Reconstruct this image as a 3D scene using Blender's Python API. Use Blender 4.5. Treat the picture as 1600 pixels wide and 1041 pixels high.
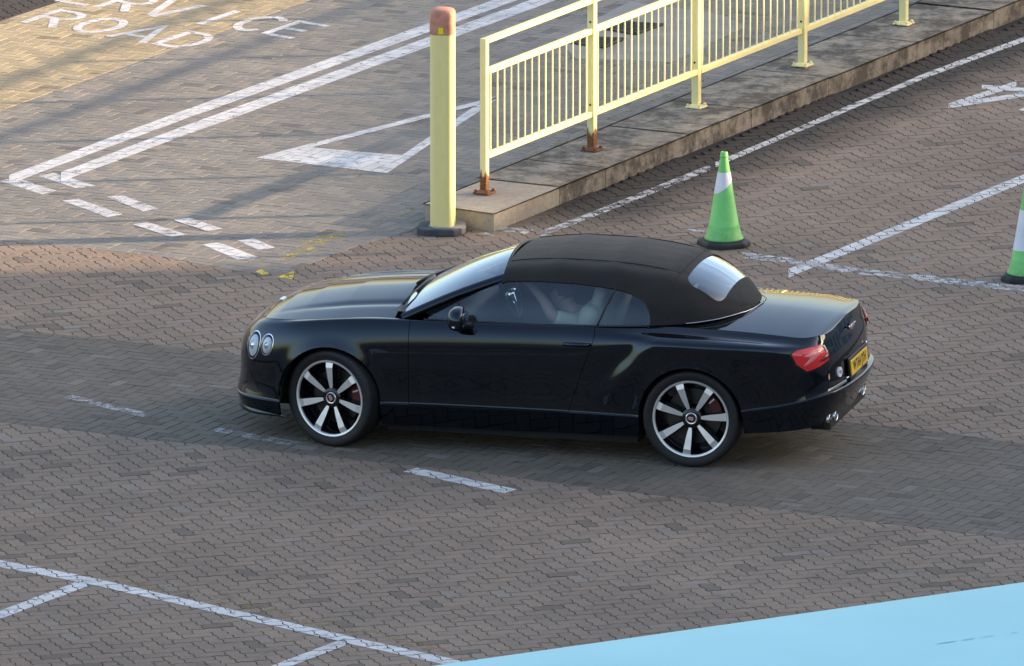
import bpy, bmesh, math, random
import numpy as np
from mathutils import Vector, Matrix

random.seed(7); np.random.seed(7)
R = math.radians
for o in list(bpy.data.objects):
    bpy.data.objects.remove(o, do_unlink=True)
scene = bpy.context.scene
COL = scene.collection

# ------------------------------------------------------------------ camera
CAM_F, CAM_PITCH, CAM_DIST = 22460.0, R(12.6), 110.0     # focal length in photo pixels, tilt down, metres to the ground centre
PW, PH = 1600, 1041
cam_pos = np.array([0, -CAM_DIST*math.cos(CAM_PITCH), CAM_DIST*math.sin(CAM_PITCH)])
c_fw = np.array([0, math.cos(CAM_PITCH), -math.sin(CAM_PITCH)])
c_up = np.array([0, math.sin(CAM_PITCH), math.cos(CAM_PITCH)])
cd = bpy.data.cameras.new('camera'); cam = bpy.data.objects.new('camera', cd); COL.objects.link(cam)
cam.location = cam_pos; cam.rotation_euler = (R(90)-CAM_PITCH, 0, 0)
cd.sensor_width = 36; cd.lens = CAM_F/PW*36; cd.clip_start = 1; cd.clip_end = 5000
scene.camera = cam
scene.render.resolution_x, scene.render.resolution_y = 1024, 666

# ------------------------------------------------------------------ sky, sun, exposure
SUN_AZ = R(7.0)       # towards the sun: from +X, turned towards +Y
SUN_EL = R(11.0)
world = bpy.data.worlds.new('World'); scene.world = world; world.use_nodes = True
wn = world.node_tree.nodes; wl = world.node_tree.links; wn.clear()
sky = wn.new('ShaderNodeTexSky'); sky.sky_type = 'NISHITA'; sky.sun_disc = False
sky.sun_elevation = SUN_EL; sky.sun_rotation = R(90) - SUN_AZ
sky.air_density = 1.0; sky.dust_density = 3.0; sky.ozone_density = 2.2
bg = wn.new('ShaderNodeBackground'); bg.inputs['Strength'].default_value = 0.15
wo = wn.new('ShaderNodeOutputWorld'); wl.new(sky.outputs[0], bg.inputs[0]); wl.new(bg.outputs[0], wo.inputs[0])
sl = bpy.data.lights.new('sun', 'SUN'); sl.energy = 2.7; sl.angle = R(0.5); sl.color = (1.0, 0.84, 0.64)
sun = bpy.data.objects.new('sun', sl); COL.objects.link(sun)
to_sun = Vector((math.cos(SUN_EL)*math.cos(SUN_AZ), math.cos(SUN_EL)*math.sin(SUN_AZ), math.sin(SUN_EL)))
sun.rotation_euler = to_sun.to_track_quat('Z', 'Y').to_euler(); sun.location = to_sun*60
scene.view_settings.view_transform = 'Standard'; scene.view_settings.look = 'None'
scene.view_settings.gamma = 1; scene.view_settings.exposure = 2.1; scene.view_settings.use_curve_mapping = False
scene.view_settings.use_white_balance = True; scene.view_settings.white_balance_temperature = 7600; scene.view_settings.white_balance_tint = 18
scene.render.engine = 'CYCLES'

# ------------------------------------------------------------------ helpers
def G(px, py, z=0.0):
    """ground (or height z) point that was measured at a photo position"""
    d = c_fw + np.array([(px-PW/2)/CAM_F, 0, 0]) - c_up*(py-PH/2)/CAM_F
    return cam_pos + d*((z-cam_pos[2])/d[2])
def to_px(p):
    d = np.asarray(p, float)-cam_pos; zz = d@c_fw
    return PW/2+CAM_F*d[..., 0]/zz, PH/2-CAM_F*(d@c_up)/zz

def link(name, me, parent=None, mats=None):
    o = bpy.data.objects.new(name, me); COL.objects.link(o)
    if parent: o.parent = parent
    if mats is not None:
        for m in (mats if isinstance(mats, (list, tuple)) else [mats]): me.materials.append(m)
    return o
def tag(o, label=None, cat=None, group=None, kind=None):
    if label: o['label'] = label
    if cat: o['category'] = cat
    if group: o['group'] = group
    if kind: o['kind'] = kind
    return o
def empty(name, loc=(0, 0, 0), rz=0):
    o = bpy.data.objects.new(name, None); COL.objects.link(o); o.location = loc; o.rotation_euler = (0, 0, rz); o.empty_display_size = .2
    return o
def mesh(name, V, F, parent=None, mat=None, smooth=False, mi=None):
    me = bpy.data.meshes.new(name); me.from_pydata([tuple(v) for v in V], [], [tuple(f) for f in F])
    if smooth: me.polygons.foreach_set('use_smooth', [True]*len(me.polygons))
    o = link(name, me, parent, mat)
    if mi is not None: me.polygons.foreach_set('material_index', mi)
    me.update()
    return o
class MB:
    """collects simple solids, builds one mesh"""
    def __init__(s): s.V = []; s.F = []; s.M = []
    def add(s, V, F, m=0):
        n = len(s.V); s.V += [tuple(v) for v in V]; s.F += [tuple(i+n for i in f) for f in F]; s.M += [m]*len(F); return s
    def box(s, c, size, ax=None, m=0, bev=0.0):
        c = np.array(c, float); h = np.array(size, float)/2
        ax = np.eye(3) if ax is None else np.array(ax, float)
        if bev <= 0:
            P = [c+ax[0]*h[0]*i+ax[1]*h[1]*j+ax[2]*h[2]*k for i in (-1, 1) for j in (-1, 1) for k in (-1, 1)]
            return s.add(P, [(0, 1, 3, 2), (4, 6, 7, 5), (0, 4, 5, 1), (2, 3, 7, 6), (0, 2, 6, 4), (1, 5, 7, 3)], m)
        bm = bmesh.new(); bmesh.ops.create_cube(bm, size=1)
        for v in bm.verts: v.co = Vector((v.co.x*size[0], v.co.y*size[1], v.co.z*size[2]))
        bmesh.ops.bevel(bm, geom=bm.edges[:], offset=bev, segments=2, affect='EDGES', profile=.5)
        bm.verts.index_update()
        P = [c+ax[0]*v.co.x+ax[1]*v.co.y+ax[2]*v.co.z for v in bm.verts]; F = [[v.index for v in f.verts] for f in bm.faces]; bm.free()
        return s.add(P, F, m)
    def tube(s, pts, r, n=10, m=0, cap=True):
        pts = [np.array(p, float) for p in pts]; rr = r if isinstance(r, (list, tuple)) else [r]*len(pts)
        V = []; F = []
        ref = None
        for i, p in enumerate(pts):
            t = (pts[min(i+1, len(pts)-1)]-pts[max(i-1, 0)]); t /= np.linalg.norm(t)+1e-12
            if ref is None:
                ref = np.cross(t, [0, 0, 1.0]) if abs(t[2]) < .9 else np.cross(t, [1.0, 0, 0])
            a = ref-t*(ref@t); a /= np.linalg.norm(a); ref = a; b = np.cross(t, a)
            for k in range(n):
                q = 2*math.pi*k/n; V.append(p+(a*math.cos(q)+b*math.sin(q))*rr[i])
        for i in range(len(pts)-1):
            for k in range(n):
                F.append((i*n+k, i*n+(k+1) % n, (i+1)*n+(k+1) % n, (i+1)*n+k))
        if cap: F += [tuple(range(n))[::-1], tuple(range((len(pts)-1)*n, len(pts)*n))]
        return s.add(V, F, m)
    def lathe(s, prof, n=48, c=(0, 0, 0), ax=None, m=0, close=False):
        """prof: (radius, height) along axis ax[2]"""
        c = np.array(c, float); ax = np.eye(3) if ax is None else np.array(ax, float)
        V = []; F = []
        for (r, h) in prof:
            for k in range(n):
                q = 2*math.pi*k/n; V.append(c+ax[0]*r*math.cos(q)+ax[1]*r*math.sin(q)+ax[2]*h)
        for i in range(len(prof)-1):
            for k in range(n):
                F.append((i*n+k, i*n+(k+1) % n, (i+1)*n+(k+1) % n, (i+1)*n+k))
        if close: F += [tuple(range(n))[::-1], tuple(range((len(prof)-1)*n, len(prof)*n))]
        return s.add(V, F, m)
    def build(s, name, mat=None, parent=None, smooth=False, angle=None):
        o = mesh(name, s.V, s.F, parent, mat, smooth, s.M)
        if angle is not None:
            o.data.polygons.foreach_set('use_smooth', [True]*len(o.data.polygons))
            bm = bmesh.new(); bm.from_mesh(o.data)
            for e in bm.edges:
                if len(e.link_faces) == 2 and e.calc_face_angle(0) > angle: e.smooth = False
            bm.to_mesh(o.data); bm.free()
        return o

# ------------------------------------------------------------------ materials
def new_mat(name):
    m = bpy.data.materials.new(name); m.use_nodes = True
    nt = m.node_tree; b = nt.nodes['Principled BSDF']; return m, nt, b
def pbr(name, col, rough=.5, metal=0.0, coat=0.0, spec=.5, emis=None, noise=0.0, nscale=20.0, bump=0.0, bscale=200.0):
    m, nt, b = new_mat(name)
    b.inputs['Base Color'].default_value = (*col, 1); b.inputs['Roughness'].default_value = rough
    b.inputs['Metallic'].default_value = metal; b.inputs['Coat Weight'].default_value = coat; b.inputs['Coat Roughness'].default_value = .03
    b.inputs['Specular IOR Level'].default_value = spec
    if noise > 0:
        tc = nt.nodes.new('ShaderNodeTexCoord'); n = nt.nodes.new('ShaderNodeTexNoise'); n.inputs['Scale'].default_value = nscale; n.inputs['Detail'].default_value = 6
        mp = nt.nodes.new('ShaderNodeMapRange'); mp.inputs[1].default_value = .3; mp.inputs[2].default_value = .7; mp.inputs[3].default_value = 1-noise; mp.inputs[4].default_value = 1+noise
        mx = nt.nodes.new('ShaderNodeMix'); mx.data_type = 'RGBA'; mx.blend_type = 'MULTIPLY'; mx.inputs[0].default_value = 1
        mx.inputs[6].default_value = (*col, 1)
        nt.links.new(tc.outputs['Object'], n.inputs['Vector']); nt.links.new(n.outputs[0], mp.inputs[0]); nt.links.new(mp.outputs[0], mx.inputs[7]); nt.links.new(mx.outputs[2], b.inputs['Base Color'])
    if bump > 0:
        tc = nt.nodes.new('ShaderNodeTexCoord'); n = nt.nodes.new('ShaderNodeTexNoise'); n.inputs['Scale'].default_value = bscale; n.inputs['Detail'].default_value = 4
        bp = nt.nodes.new('ShaderNodeBump'); bp.inputs['Strength'].default_value = bump; bp.inputs['Distance'].default_value = .01
        nt.links.new(tc.outputs['Object'], n.inputs['Vector']); nt.links.new(n.outputs[0], bp.inputs['Height']); nt.links.new(bp.outputs[0], b.inputs['Normal'])
    return m
def mathn(nt, op, a, b_=None, c=None):
    n = nt.nodes.new('ShaderNodeMath'); n.operation = op
    for i, v in enumerate((a, b_, c)):
        if v is None: continue
        if isinstance(v, (int, float)): n.inputs[i].default_value = v
        else: nt.links.new(v, n.inputs[i])
    return n.outputs[0]
def rgbmix(nt, fac, a, b_, mode='MIX'):
    n = nt.nodes.new('ShaderNodeMix'); n.data_type = 'RGBA'; n.blend_type = mode
    for i, v in ((0, fac), (6, a), (7, b_)):
        if isinstance(v, (int, float)): n.inputs[i].default_value = v
        elif isinstance(v, tuple): n.inputs[i].default_value = (*v, 1)
        else: nt.links.new(v, n.inputs[i])
    return n.outputs[2]
def noise(nt, vec, scale, detail=5, rough=.55):
    n = nt.nodes.new('ShaderNodeTexNoise'); n.inputs['Scale'].default_value = scale; n.inputs['Detail'].default_value = detail; n.inputs['Roughness'].default_value = rough
    nt.links.new(vec, n.inputs['Vector']); return n.outputs[0]
def ramp(nt, v, lo, hi, a=0.0, b_=1.0):
    n = nt.nodes.new('ShaderNodeMapRange'); n.inputs[1].default_value = lo; n.inputs[2].default_value = hi; n.inputs[3].default_value = a; n.inputs[4].default_value = b_
    nt.links.new(v, n.inputs[0]); return n.outputs[0]

def paver_mat(name, cols, var=.06, patch=.16, grit=.34, stain=None):
    """cols: three tints the blocks vary between"""
    m, nt, b = new_mat(name)
    g = nt.nodes.new('ShaderNodeNewGeometry'); oi = nt.nodes.new('ShaderNodeObjectInfo')
    rnd = mathn(nt, 'FRACT', mathn(nt, 'ADD', g.outputs['Random Per Island'], oi.outputs['Random']))
    pos = g.outputs['Position']
    big = noise(nt, pos, .55, 4); mid = noise(nt, pos, 2.3, 5)
    c = rgbmix(nt, ramp(nt, mid, .35, .65), cols[0], cols[1])
    c = rgbmix(nt, mathn(nt, 'MULTIPLY', mathn(nt, 'GREATER_THAN', rnd, .72), .5), c, cols[2])
    v = mathn(nt, 'ADD', ramp(nt, rnd, 0, 1, 1-var, 1+var), ramp(nt, big, .3, .7, -patch, patch))
    fine = noise(nt, pos, 160, 3, .7)
    v = mathn(nt, 'ADD', v, ramp(nt, fine, .3, .7, -grit, grit))
    cb = nt.nodes.new('ShaderNodeCombineColor')
    for i in range(3): nt.links.new(v, cb.inputs[i])
    c = rgbmix(nt, 1.0, c, cb.outputs[0], 'MULTIPLY')
    c = rgbmix(nt, mathn(nt, 'MULTIPLY', mathn(nt, 'LESS_THAN', rnd, .030), .35), c, (.30, .27, .23))
    c = rgbmix(nt, mathn(nt, 'MULTIPLY', mathn(nt, 'COMPARE', rnd, .5, .018), .45), c, (.075, .066, .056))
    # pale grit specks and dark chewing-gum/oil spots
    sp = noise(nt, pos, 95, 2, .5)
    c = rgbmix(nt, ramp(nt, sp, .70, .76, 0, .6), c, (.42, .40, .36))
    mp = nt.nodes.new('ShaderNodeMapping'); mp.inputs['Rotation'].default_value = (0, 0, R(17)); mp.inputs['Scale'].default_value = (.16, 1.9, 1); nt.links.new(pos, mp.inputs[0])
    trk = noise(nt, mp.outputs[0], 1.0, 5, .6)
    c = rgbmix(nt, ramp(nt, trk, .52, .74, 0, .20), c, (.06, .054, .047))
    oil = noise(nt, pos, 3.1, 6, .62)
    c = rgbmix(nt, ramp(nt, oil, .60, .78, 0, .55), c, (.035, .033, .03))
    if stain:      # (point, direction along, direction across): tyre rubber and damp dirt swept against the kerb
        p0, dl, dn = stain
        def dot(v):
            n = nt.nodes.new('ShaderNodeVectorMath'); n.operation = 'DOT_PRODUCT'; nt.links.new(pos, n.inputs[0]); n.inputs[1].default_value = v; return n.outputs['Value']
        ac = mathn(nt, 'SUBTRACT', dot(tuple(dn)), float(np.dot(p0, dn))); al = mathn(nt, 'SUBTRACT', dot(tuple(dl)), float(np.dot(p0, dl)))
        ac = mathn(nt, 'ADD', ac, mathn(nt, 'MULTIPLY', mathn(nt, 'SUBTRACT', noise(nt, pos, 1.6, 6), .5), .55))
        f = mathn(nt, 'MULTIPLY', ramp(nt, ac, .55, 1.20, .93, 0), ramp(nt, al, -.1, .9, 0, 1))
        c = rgbmix(nt, f, c, (.040, .034, .028))
    nt.links.new(c, b.inputs['Base Color'])
    b.inputs['Roughness'].default_value = .85; b.inputs['Specular IOR Level'].default_value = .3
    bp = nt.nodes.new('ShaderNodeBump'); bp.inputs['Strength'].default_value = .5; bp.inputs['Distance'].default_value = .004
    nt.links.new(fine, bp.inputs['Height']); nt.links.new(bp.outputs[0], b.inputs['Normal'])
    return m
def paint_mat(name, col, wear_lo, wear_hi, rough=.7):
    """road paint that has worn off in places down to the block below"""
    m, nt, b = new_mat(name)
    g = nt.nodes.new('ShaderNodeNewGeometry'); pos = g.outputs['Position']
    n1 = noise(nt, pos, 9, 8, .68); n2 = noise(nt, pos, 55, 4, .6)
    w = mathn(nt, 'ADD', mathn(nt, 'MULTIPLY', n1, .7), mathn(nt, 'MULTIPLY', n2, .3))
    keep = ramp(nt, w, wear_lo, wear_hi, 0, 1)
    dirt = ramp(nt, noise(nt, pos, 3.5, 5), .35, .7, .75, 1.05)
    cb = nt.nodes.new('ShaderNodeCombineColor')
    for i in range(3): nt.links.new(dirt, cb.inputs[i])
    nt.links.new(rgbmix(nt, 1.0, col, cb.outputs[0], 'MULTIPLY'), b.inputs['Base Color'])
    b.inputs['Roughness'].default_value = rough
    tr = nt.nodes.new('ShaderNodeBsdfTransparent'); mx = nt.nodes.new('ShaderNodeMixShader')
    nt.links.new(keep, mx.inputs[0]); nt.links.new(tr.outputs[0], mx.inputs[1]); nt.links.new(b.outputs[0], mx.inputs[2])
    nt.links.new(mx.outputs[0], nt.nodes['Material Output'].inputs['Surface'])
    return m
_k0 = G(772, 353); _kd = G(1600, 28)-_k0; _kd /= np.linalg.norm(_kd); _kn = np.array([_kd[1], -_kd[0], 0])
M_brown = paver_mat('brown_block', [(.262, .194, .142), (.242, .182, .135), (.276, .195, .141)], stain=(_k0, _kd, _kn))
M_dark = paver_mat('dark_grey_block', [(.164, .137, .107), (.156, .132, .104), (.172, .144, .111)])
M_grey = paver_mat('grey_block', [(.245, .222, .185), (.215, .200, .175), (.275, .240, .190)], var=.07, patch=.10)
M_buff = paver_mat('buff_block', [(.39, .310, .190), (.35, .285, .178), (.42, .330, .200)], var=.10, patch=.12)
M_bed = pbr('joint_sand', (.022, .020, .018), .95)
M_ground = pbr('ground_far', (.17, .15, .135), .9, noise=.2, nscale=1.5)
M_white = paint_mat('white_road_paint', (.70, .69, .66), .36, .46)
M_white_worn = paint_mat('worn_white_paint', (.58, .57, .55), .425, .55)
M_white_mid = paint_mat('part_worn_white_paint', (.66, .65, .62), .39, .50)
M_white_ghost = paint_mat('ghost_white_paint', (.58, .57, .56), .44, .60)
M_yellow_worn = paint_mat('worn_yellow_paint', (.62, .46, .08), .47, .60)
M_yellow_mark = paint_mat('yellow_paint', (.80, .58, .06), .40, .50)
M_ghost_yellow = paint_mat('ghost_yellow_paint', (.36, .26, .08), .50, .66)

# ------------------------------------------------------------------ 2-D clipping
def clip_half(poly, p, n):
    """keep the side where (q-p).n >= 0"""
    out = []
    for i in range(len(poly)):
        a = poly[i]; b = poly[(i+1) % len(poly)]
        da = (a[0]-p[0])*n[0]+(a[1]-p[1])*n[1]; db = (b[0]-p[0])*n[0]+(b[1]-p[1])*n[1]
        if da >= 0: out.append(a)
        if (da >= 0) != (db >= 0):
            t = da/(da-db); out.append((a[0]+(b[0]-a[0])*t, a[1]+(b[1]-a[1])*t))
    return out
def area(poly):
    return .5*sum(poly[i][0]*poly[(i+1) % len(poly)][1]-poly[(i+1) % len(poly)][0]*poly[i][1] for i in range(len(poly)))
def clip_convex(subj, clip):
    if area(clip) < 0: clip = clip[::-1]
    out = subj
    for i in range(len(clip)):
        a = clip[i]; b = clip[(i+1) % len(clip)]
        out = clip_half(out, a, (-(b[1]-a[1]), b[0]-a[0]))
        if len(out) < 3: return []
    return out
def inside(p, poly):
    c = False; x, y = p
    for i in range(len(poly)):
        x1, y1 = poly[i]; x2, y2 = poly[i-1]
        if (y1 > y) != (y2 > y) and x < (x2-x1)*(y-y1)/(y2-y1)+x1: c = not c
    return c
def gp(pts, z=0.0): return [tuple(G(x, y, z)[:2]) for x, y in pts]

# ------------------------------------------------------------------ the ground and its paving
ground = mesh('ground', [(-900, -500, -.05), (900, -500, -.05), (900, 1500, -.05), (-900, 1500, -.05)], [(0, 1, 2, 3)], None, M_ground)
tag(ground, kind='structure')
bed_poly = gp([(-420, -170), (2020, -170), (2020, 1260), (-420, 1260)])
bed = mesh('forecourt_paving', [(*p, -.012) for p in bed_poly], [(0, 1, 2, 3)], None, M_bed); tag(bed, kind='structure')

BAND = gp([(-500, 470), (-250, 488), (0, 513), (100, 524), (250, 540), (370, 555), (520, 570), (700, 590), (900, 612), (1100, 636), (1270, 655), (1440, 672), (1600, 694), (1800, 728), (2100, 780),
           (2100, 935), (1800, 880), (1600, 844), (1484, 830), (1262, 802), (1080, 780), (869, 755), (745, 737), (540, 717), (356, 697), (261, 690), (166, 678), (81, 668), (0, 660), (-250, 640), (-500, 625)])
SERVICE = gp([(-500, 345), (-200, 366), (68, 380), (253, 401), (340, 418), (405, 428), (456, 424), (522, 397), (574, 379), (640, 362)])+gp([(668, 318), (872, 222), (1022, 160), (1432, 8), (1700, -92), (2100, -240)], .15)+gp([(2100, -260), (-500, -260)])
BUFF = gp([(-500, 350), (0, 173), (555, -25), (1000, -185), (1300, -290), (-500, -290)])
OLDZIG = gp([(-500, 198), (0, 33), (100, 0), (500, -130), (900, -260), (-500, -260)])
ISLAND = gp([(668, 342), (772, 353), (1060, 250), (1600, 28), (2100, -190), (1440, 5), (1030, 150), (880, 212)])
CONC = gp([(868, 62), (985, 3), (1130, 24), (1165, 42), (1050, 98), (900, 92)])
def seg_near(p, poly):
    best = (1e9, None, None)
    for i in range(len(poly)):
        a = poly[i-1]; b = poly[i]
        dx, dy = b[0]-a[0], b[1]-a[1]; L = dx*dx+dy*dy
        t = max(0, min(1, ((p[0]-a[0])*dx+(p[1]-a[1])*dy)/L)); q = (a[0]+dx*t, a[1]+dy*t)
        d = math.hypot(p[0]-q[0], p[1]-q[1])
        if d < best[0]: best = (d, q, (-dy/math.sqrt(L), dx/math.sqrt(L)))
    return best
ZIG = [(.0, .0), (.32, .085), (.68, -.085)]
def paver_poly(x0, y0, w, h, mod, joint, zig):
    """block covering w x h modules, long and short edges zig-zag on shared lattice lines"""
    P = []; j = joint/mod
    steps = ZIG if zig else [(.0, .0)]
    for k in range(w):
        for t, a in steps: P.append((x0+k+t, y0+a+j))
    for k in range(h):
        for t, a in steps: P.append((x0+w-a-j, y0+k+t))
    for k in range(w):
        for t, a in steps: P.append((x0+w-k-t, y0+h-a-j))
    for k in range(h):
        for t, a in steps: P.append((x0+a+j, y0+h-k-t))
    # pull the four corners in
    out = []
    for (x, y) in P:
        out.append((min(max(x, x0-.09+0), x0+w+.09), min(max(y, y0-.09), y0+h+.09)))
    if not zig:
        out = [(x0+j, y0+j), (x0+w-j, y0+j), (x0+w-j, y0+h-j), (x0+j, y0+h-j)]
    else:
        cx, cy = x0+w/2, y0+h/2; n1, n2 = 3*w, 3*w+3*h
        for idx, (sx, sy) in ((0, (1, 1)), (n1, (-1, 1)), (n2, (-1, -1)), (n2+3*w, (1, -1))):
            bx = x0 if sx > 0 else x0+w; by = y0 if sy > 0 else y0+h
            out[idx] = (bx+sx*j, by+sy*j)
    return [(x*mod, y*mod) for x, y in out]
all_pavers = []      # (polygon, zone, z, tilt, centre px)
def lay(zone_test, clip_polys, mod, ang, joint, zig, zone, jitter):
    ca, sa = math.cos(ang), math.sin(ang)
    def w2(p): return (p[0]*ca-p[1]*sa, p[0]*sa+p[1]*ca)
    xs = [p[0] for p in bed_poly]; ys = [p[1] for p in bed_poly]
    cs = [((x*ca+y*sa)/mod, (-x*sa+y*ca)/mod) for x in (min(xs), max(xs)) for y in (min(ys), max(ys))]
    i0, i1 = int(min(c[0] for c in cs))-2, int(max(c[0] for c in cs))+2
    j0, j1 = int(min(c[1] for c in cs))-2, int(max(c[1] for c in cs))+2
    I, J = np.meshgrid(np.arange(i0, i1), np.arange(j0, j1), indexing='ij')
    K = (I-J) % 4
    for k, (w, h) in ((0, (2, 1)), (3, (1, 2))):
        sel = K == k; ii = I[sel]; jj = J[sel]
        cx = (ii+w/2)*mod; cy = (jj+h/2)*mod
        wx = cx*ca-cy*sa; wy = cx*sa+cy*ca
        px, py = to_px(np.stack([wx, wy, np.zeros_like(wx)], 1))
        ok = (px > -230) & (px < 1830) & (py > -90) & (py < 1140)
        for a, b, x, y, u, v in zip(ii[ok], jj[ok], wx[ok], wy[ok], px[ok], py[ok]):
            inn = zone_test((x, y)); near = None
            for cp in clip_polys:
                d, q, n = seg_near((x, y), cp)
                if d < mod*1.25 and (near is None or d < near[0]): near = (d, q, n, cp)
            if near is None:
                if not inn: continue
            poly = [w2(p) for p in paver_poly(a, b, w, h, mod, joint, zig)]
            clipped = False
            if near is not None:
                d, q, n, cp = near
                # which side of the line is inside the zone
                t1 = (q[0]+n[0]*.03, q[1]+n[1]*.03); t2 = (q[0]-n[0]*.03, q[1]-n[1]*.03)
                z1, z2 = zone_test(t1), zone_test(t2)
                if not z1 and not z2: continue
                if z1 and z2: n = None
                elif not z1: n = (-n[0], -n[1])
                if n is None:
                    all_pavers.append((poly, zone, random.gauss(0, jitter), (random.gauss(0, jitter*3), random.gauss(0, jitter*3)), (u, v), False)); continue
                q2 = (q[0]+n[0]*.003, q[1]+n[1]*.003)
                L0 = abs(area(poly)); poly = clip_half(poly, q2, n)
                if len(poly) < 3 or abs(area(poly)) < .03*L0: continue
                clipped = abs(area(poly)) < .98*L0
            all_pavers.append((poly, zone, random.gauss(0, jitter), (random.gauss(0, jitter*3), random.gauss(0, jitter*3)), (u, v), clipped))
in_band = lambda p: inside(p, BAND)
in_serv = lambda p: inside(p, SERVICE)
in_old = lambda p: inside(p, OLDZIG)
in_isl = lambda p: inside(p, ISLAND)
in_conc = lambda p: inside(p, CONC)
ANG = R(62.9)
lay(lambda p: (not in_band(p)) and (not in_serv(p) or in_old(p)) and not in_isl(p), [BAND, SERVICE, OLDZIG], .1125, ANG-R(42), .0048, True, 'brown', .0009)
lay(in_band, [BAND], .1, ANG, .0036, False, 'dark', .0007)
lay(lambda p: in_serv(p) and not in_band(p) and not inside(p, BUFF) and not in_conc(p), [SERVICE, BUFF, CONC], .1, ANG+R(.5), .0026, False, 'grey', .0006)
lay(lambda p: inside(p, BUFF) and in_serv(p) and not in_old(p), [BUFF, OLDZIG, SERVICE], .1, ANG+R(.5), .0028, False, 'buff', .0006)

def paver_geo(poly, z, tilt):
    if area(poly) < 0: poly = poly[::-1]
    cx = sum(p[0] for p in poly)/len(poly); cy = sum(p[1] for p in poly)/len(poly); n = len(poly)
    h = [z+(p[0]-cx)*tilt[0]+(p[1]-cy)*tilt[1] for p in poly]
    ch = .0035
    V = []
    for p, hz in zip(poly, h):
        d = math.hypot(p[0]-cx, p[1]-cy)+1e-9; k = 1-ch/d
        V.append((cx+(p[0]-cx)*k, cy+(p[1]-cy)*k, hz))
    V += [(p[0], p[1], hz-.0018) for p, hz in zip(poly, h)]
    V += [(p[0], p[1], -.014) for p in poly]
    F = [tuple(range(n))]
    for i in range(n):
        j = (i+1) % n
        F.append((n+i, n+j, j, i)); F.append((2*n+i, 2*n+j, n+j, n+i))
    return V, F, (cx, cy)
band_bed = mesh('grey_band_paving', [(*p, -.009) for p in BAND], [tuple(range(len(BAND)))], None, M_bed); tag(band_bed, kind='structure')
serv_bed = mesh('service_road_paving', [(*p, -.010) for p in SERVICE], [tuple(range(len(SERVICE)))], None, M_bed); tag(serv_bed, kind='structure')
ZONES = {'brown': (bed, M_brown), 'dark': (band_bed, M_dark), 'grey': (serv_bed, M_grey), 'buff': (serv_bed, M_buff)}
QUOTA = {'brown': 290, 'dark': 290, 'grey': 170, 'buff': 110}
def hidden(u, v):
    if v > 1041 - (u-680)*.146 - 4: return True           # behind the blue roof
    return 380 < u < 1350 and 380 < v < 700
for zn, (par, mt) in ZONES.items():
    lst = [q for q in all_pavers if q[1] == zn]
    lst.sort(key=lambda q: -q[4][1])
    single = 0; big = MB()
    for poly, _, z, tilt, (u, v), clipped in lst:
        V, F, c = paver_geo(poly, z, tilt)
        if single < QUOTA[zn] and 5 < u < 1595 and 5 < v < 1036 and not hidden(u, v):
            single += 1
            o = mesh('paver', [(a-c[0], b-c[1], d) for a, b, d in V], F, par, mt); o.location = (c[0], c[1], 0)
        else: big.add(V, F)
    o = big.build('paver_field', mt, par); o['kind'] = 'stuff'

# ---- painted markings: laid block by block, so that the joints show through
pav_c = np.array([[sum(p[0] for p in q[0])/len(q[0]), sum(p[1] for p in q[0])/len(q[0])] for q in all_pavers])
paint_lift = [0]
def marking(name, quads, mat, lift0=.0006):
    mb = MB()
    for qd in quads:
        paint_lift[0] += 1; lift = lift0+.0005*(paint_lift[0] % 6)
        qa = np.array(qd); lo = qa.min(0)-.2; hi = qa.max(0)+.2
        for i in np.nonzero((pav_c[:, 0] > lo[0]) & (pav_c[:, 0] < hi[0]) & (pav_c[:, 1] > lo[1]) & (pav_c[:, 1] < hi[1]))[0]:
            poly, zn, z, tilt, _, _ = all_pavers[i]
            c = clip_convex(poly, list(qd))
            if len(c) < 3 or abs(area(c)) < 2e-5: continue
            if area(c) < 0: c = c[::-1]
            cx, cy = pav_c[i]
            mb.add([(p[0], p[1], z+(p[0]-cx)*tilt[0]+(p[1]-cy)*tilt[1]+lift) for p in c], [tuple(range(len(c)))])
    if not mb.V: return None
    o = mb.build(name, mat); tag(o, kind='structure'); return o
def strip(pts, wv, closed=False):
    """quads along a photo polyline; wv = thickness measured straight down in the photo (px)"""
    out = []
    for a, b in zip(pts[:-1], pts[1:]):
        wa = wv
        out.append(gp([(a[0], a[1]-wa/2), (b[0], b[1]-wa/2), (b[0], b[1]+wa/2), (a[0], a[1]+wa/2)]))
    return out
def gstroke(P, w):
    """mitred stroke of ground points"""
    P = [np.array(p) for p in P]; n = len(P); L = []; Rr = []
    for i in range(n):
        d0 = P[i]-P[i-1] if i > 0 else P[1]-P[0]; d1 = P[i+1]-P[i] if i < n-1 else d0
        d0 = d0/np.linalg.norm(d0); d1 = d1/np.linalg.norm(d1); t = d0+d1; t /= np.linalg.norm(t)
        nn = np.array([-t[1], t[0]]); k = w/2/max(.4, abs(nn@np.array([-d0[1], d0[0]])))
        L.append(tuple(P[i]+nn*k)); Rr.append(tuple(P[i]-nn*k))
    return [[Rr[i], Rr[i+1], L[i+1], L[i]] for i in range(n-1)]
marking('double_line_marking', strip([(14, 281), (270, 186), (540, 90), (800, -3), (1100, -110)], 14)+strip([(95, 277), (320, 193), (540, 113), (860, -4), (1160, -115)], 15), M_white)
marking('give_way_triangle_marking', [gp(q) for q in ([(400, 247), (605, 271), (628, 243), (487, 231)], [(605, 271), (776, 156), (742, 166), (628, 243)], [(400, 247), (487, 231), (742, 166), (776, 151)])], M_white)
marking('give_way_line_marking', [gp(q) for q in ([(0, 283), (22, 277), (88, 298), (66, 304)], [(60, 275), (84, 270), (150, 291), (118, 294)])], M_white_mid)
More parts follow.
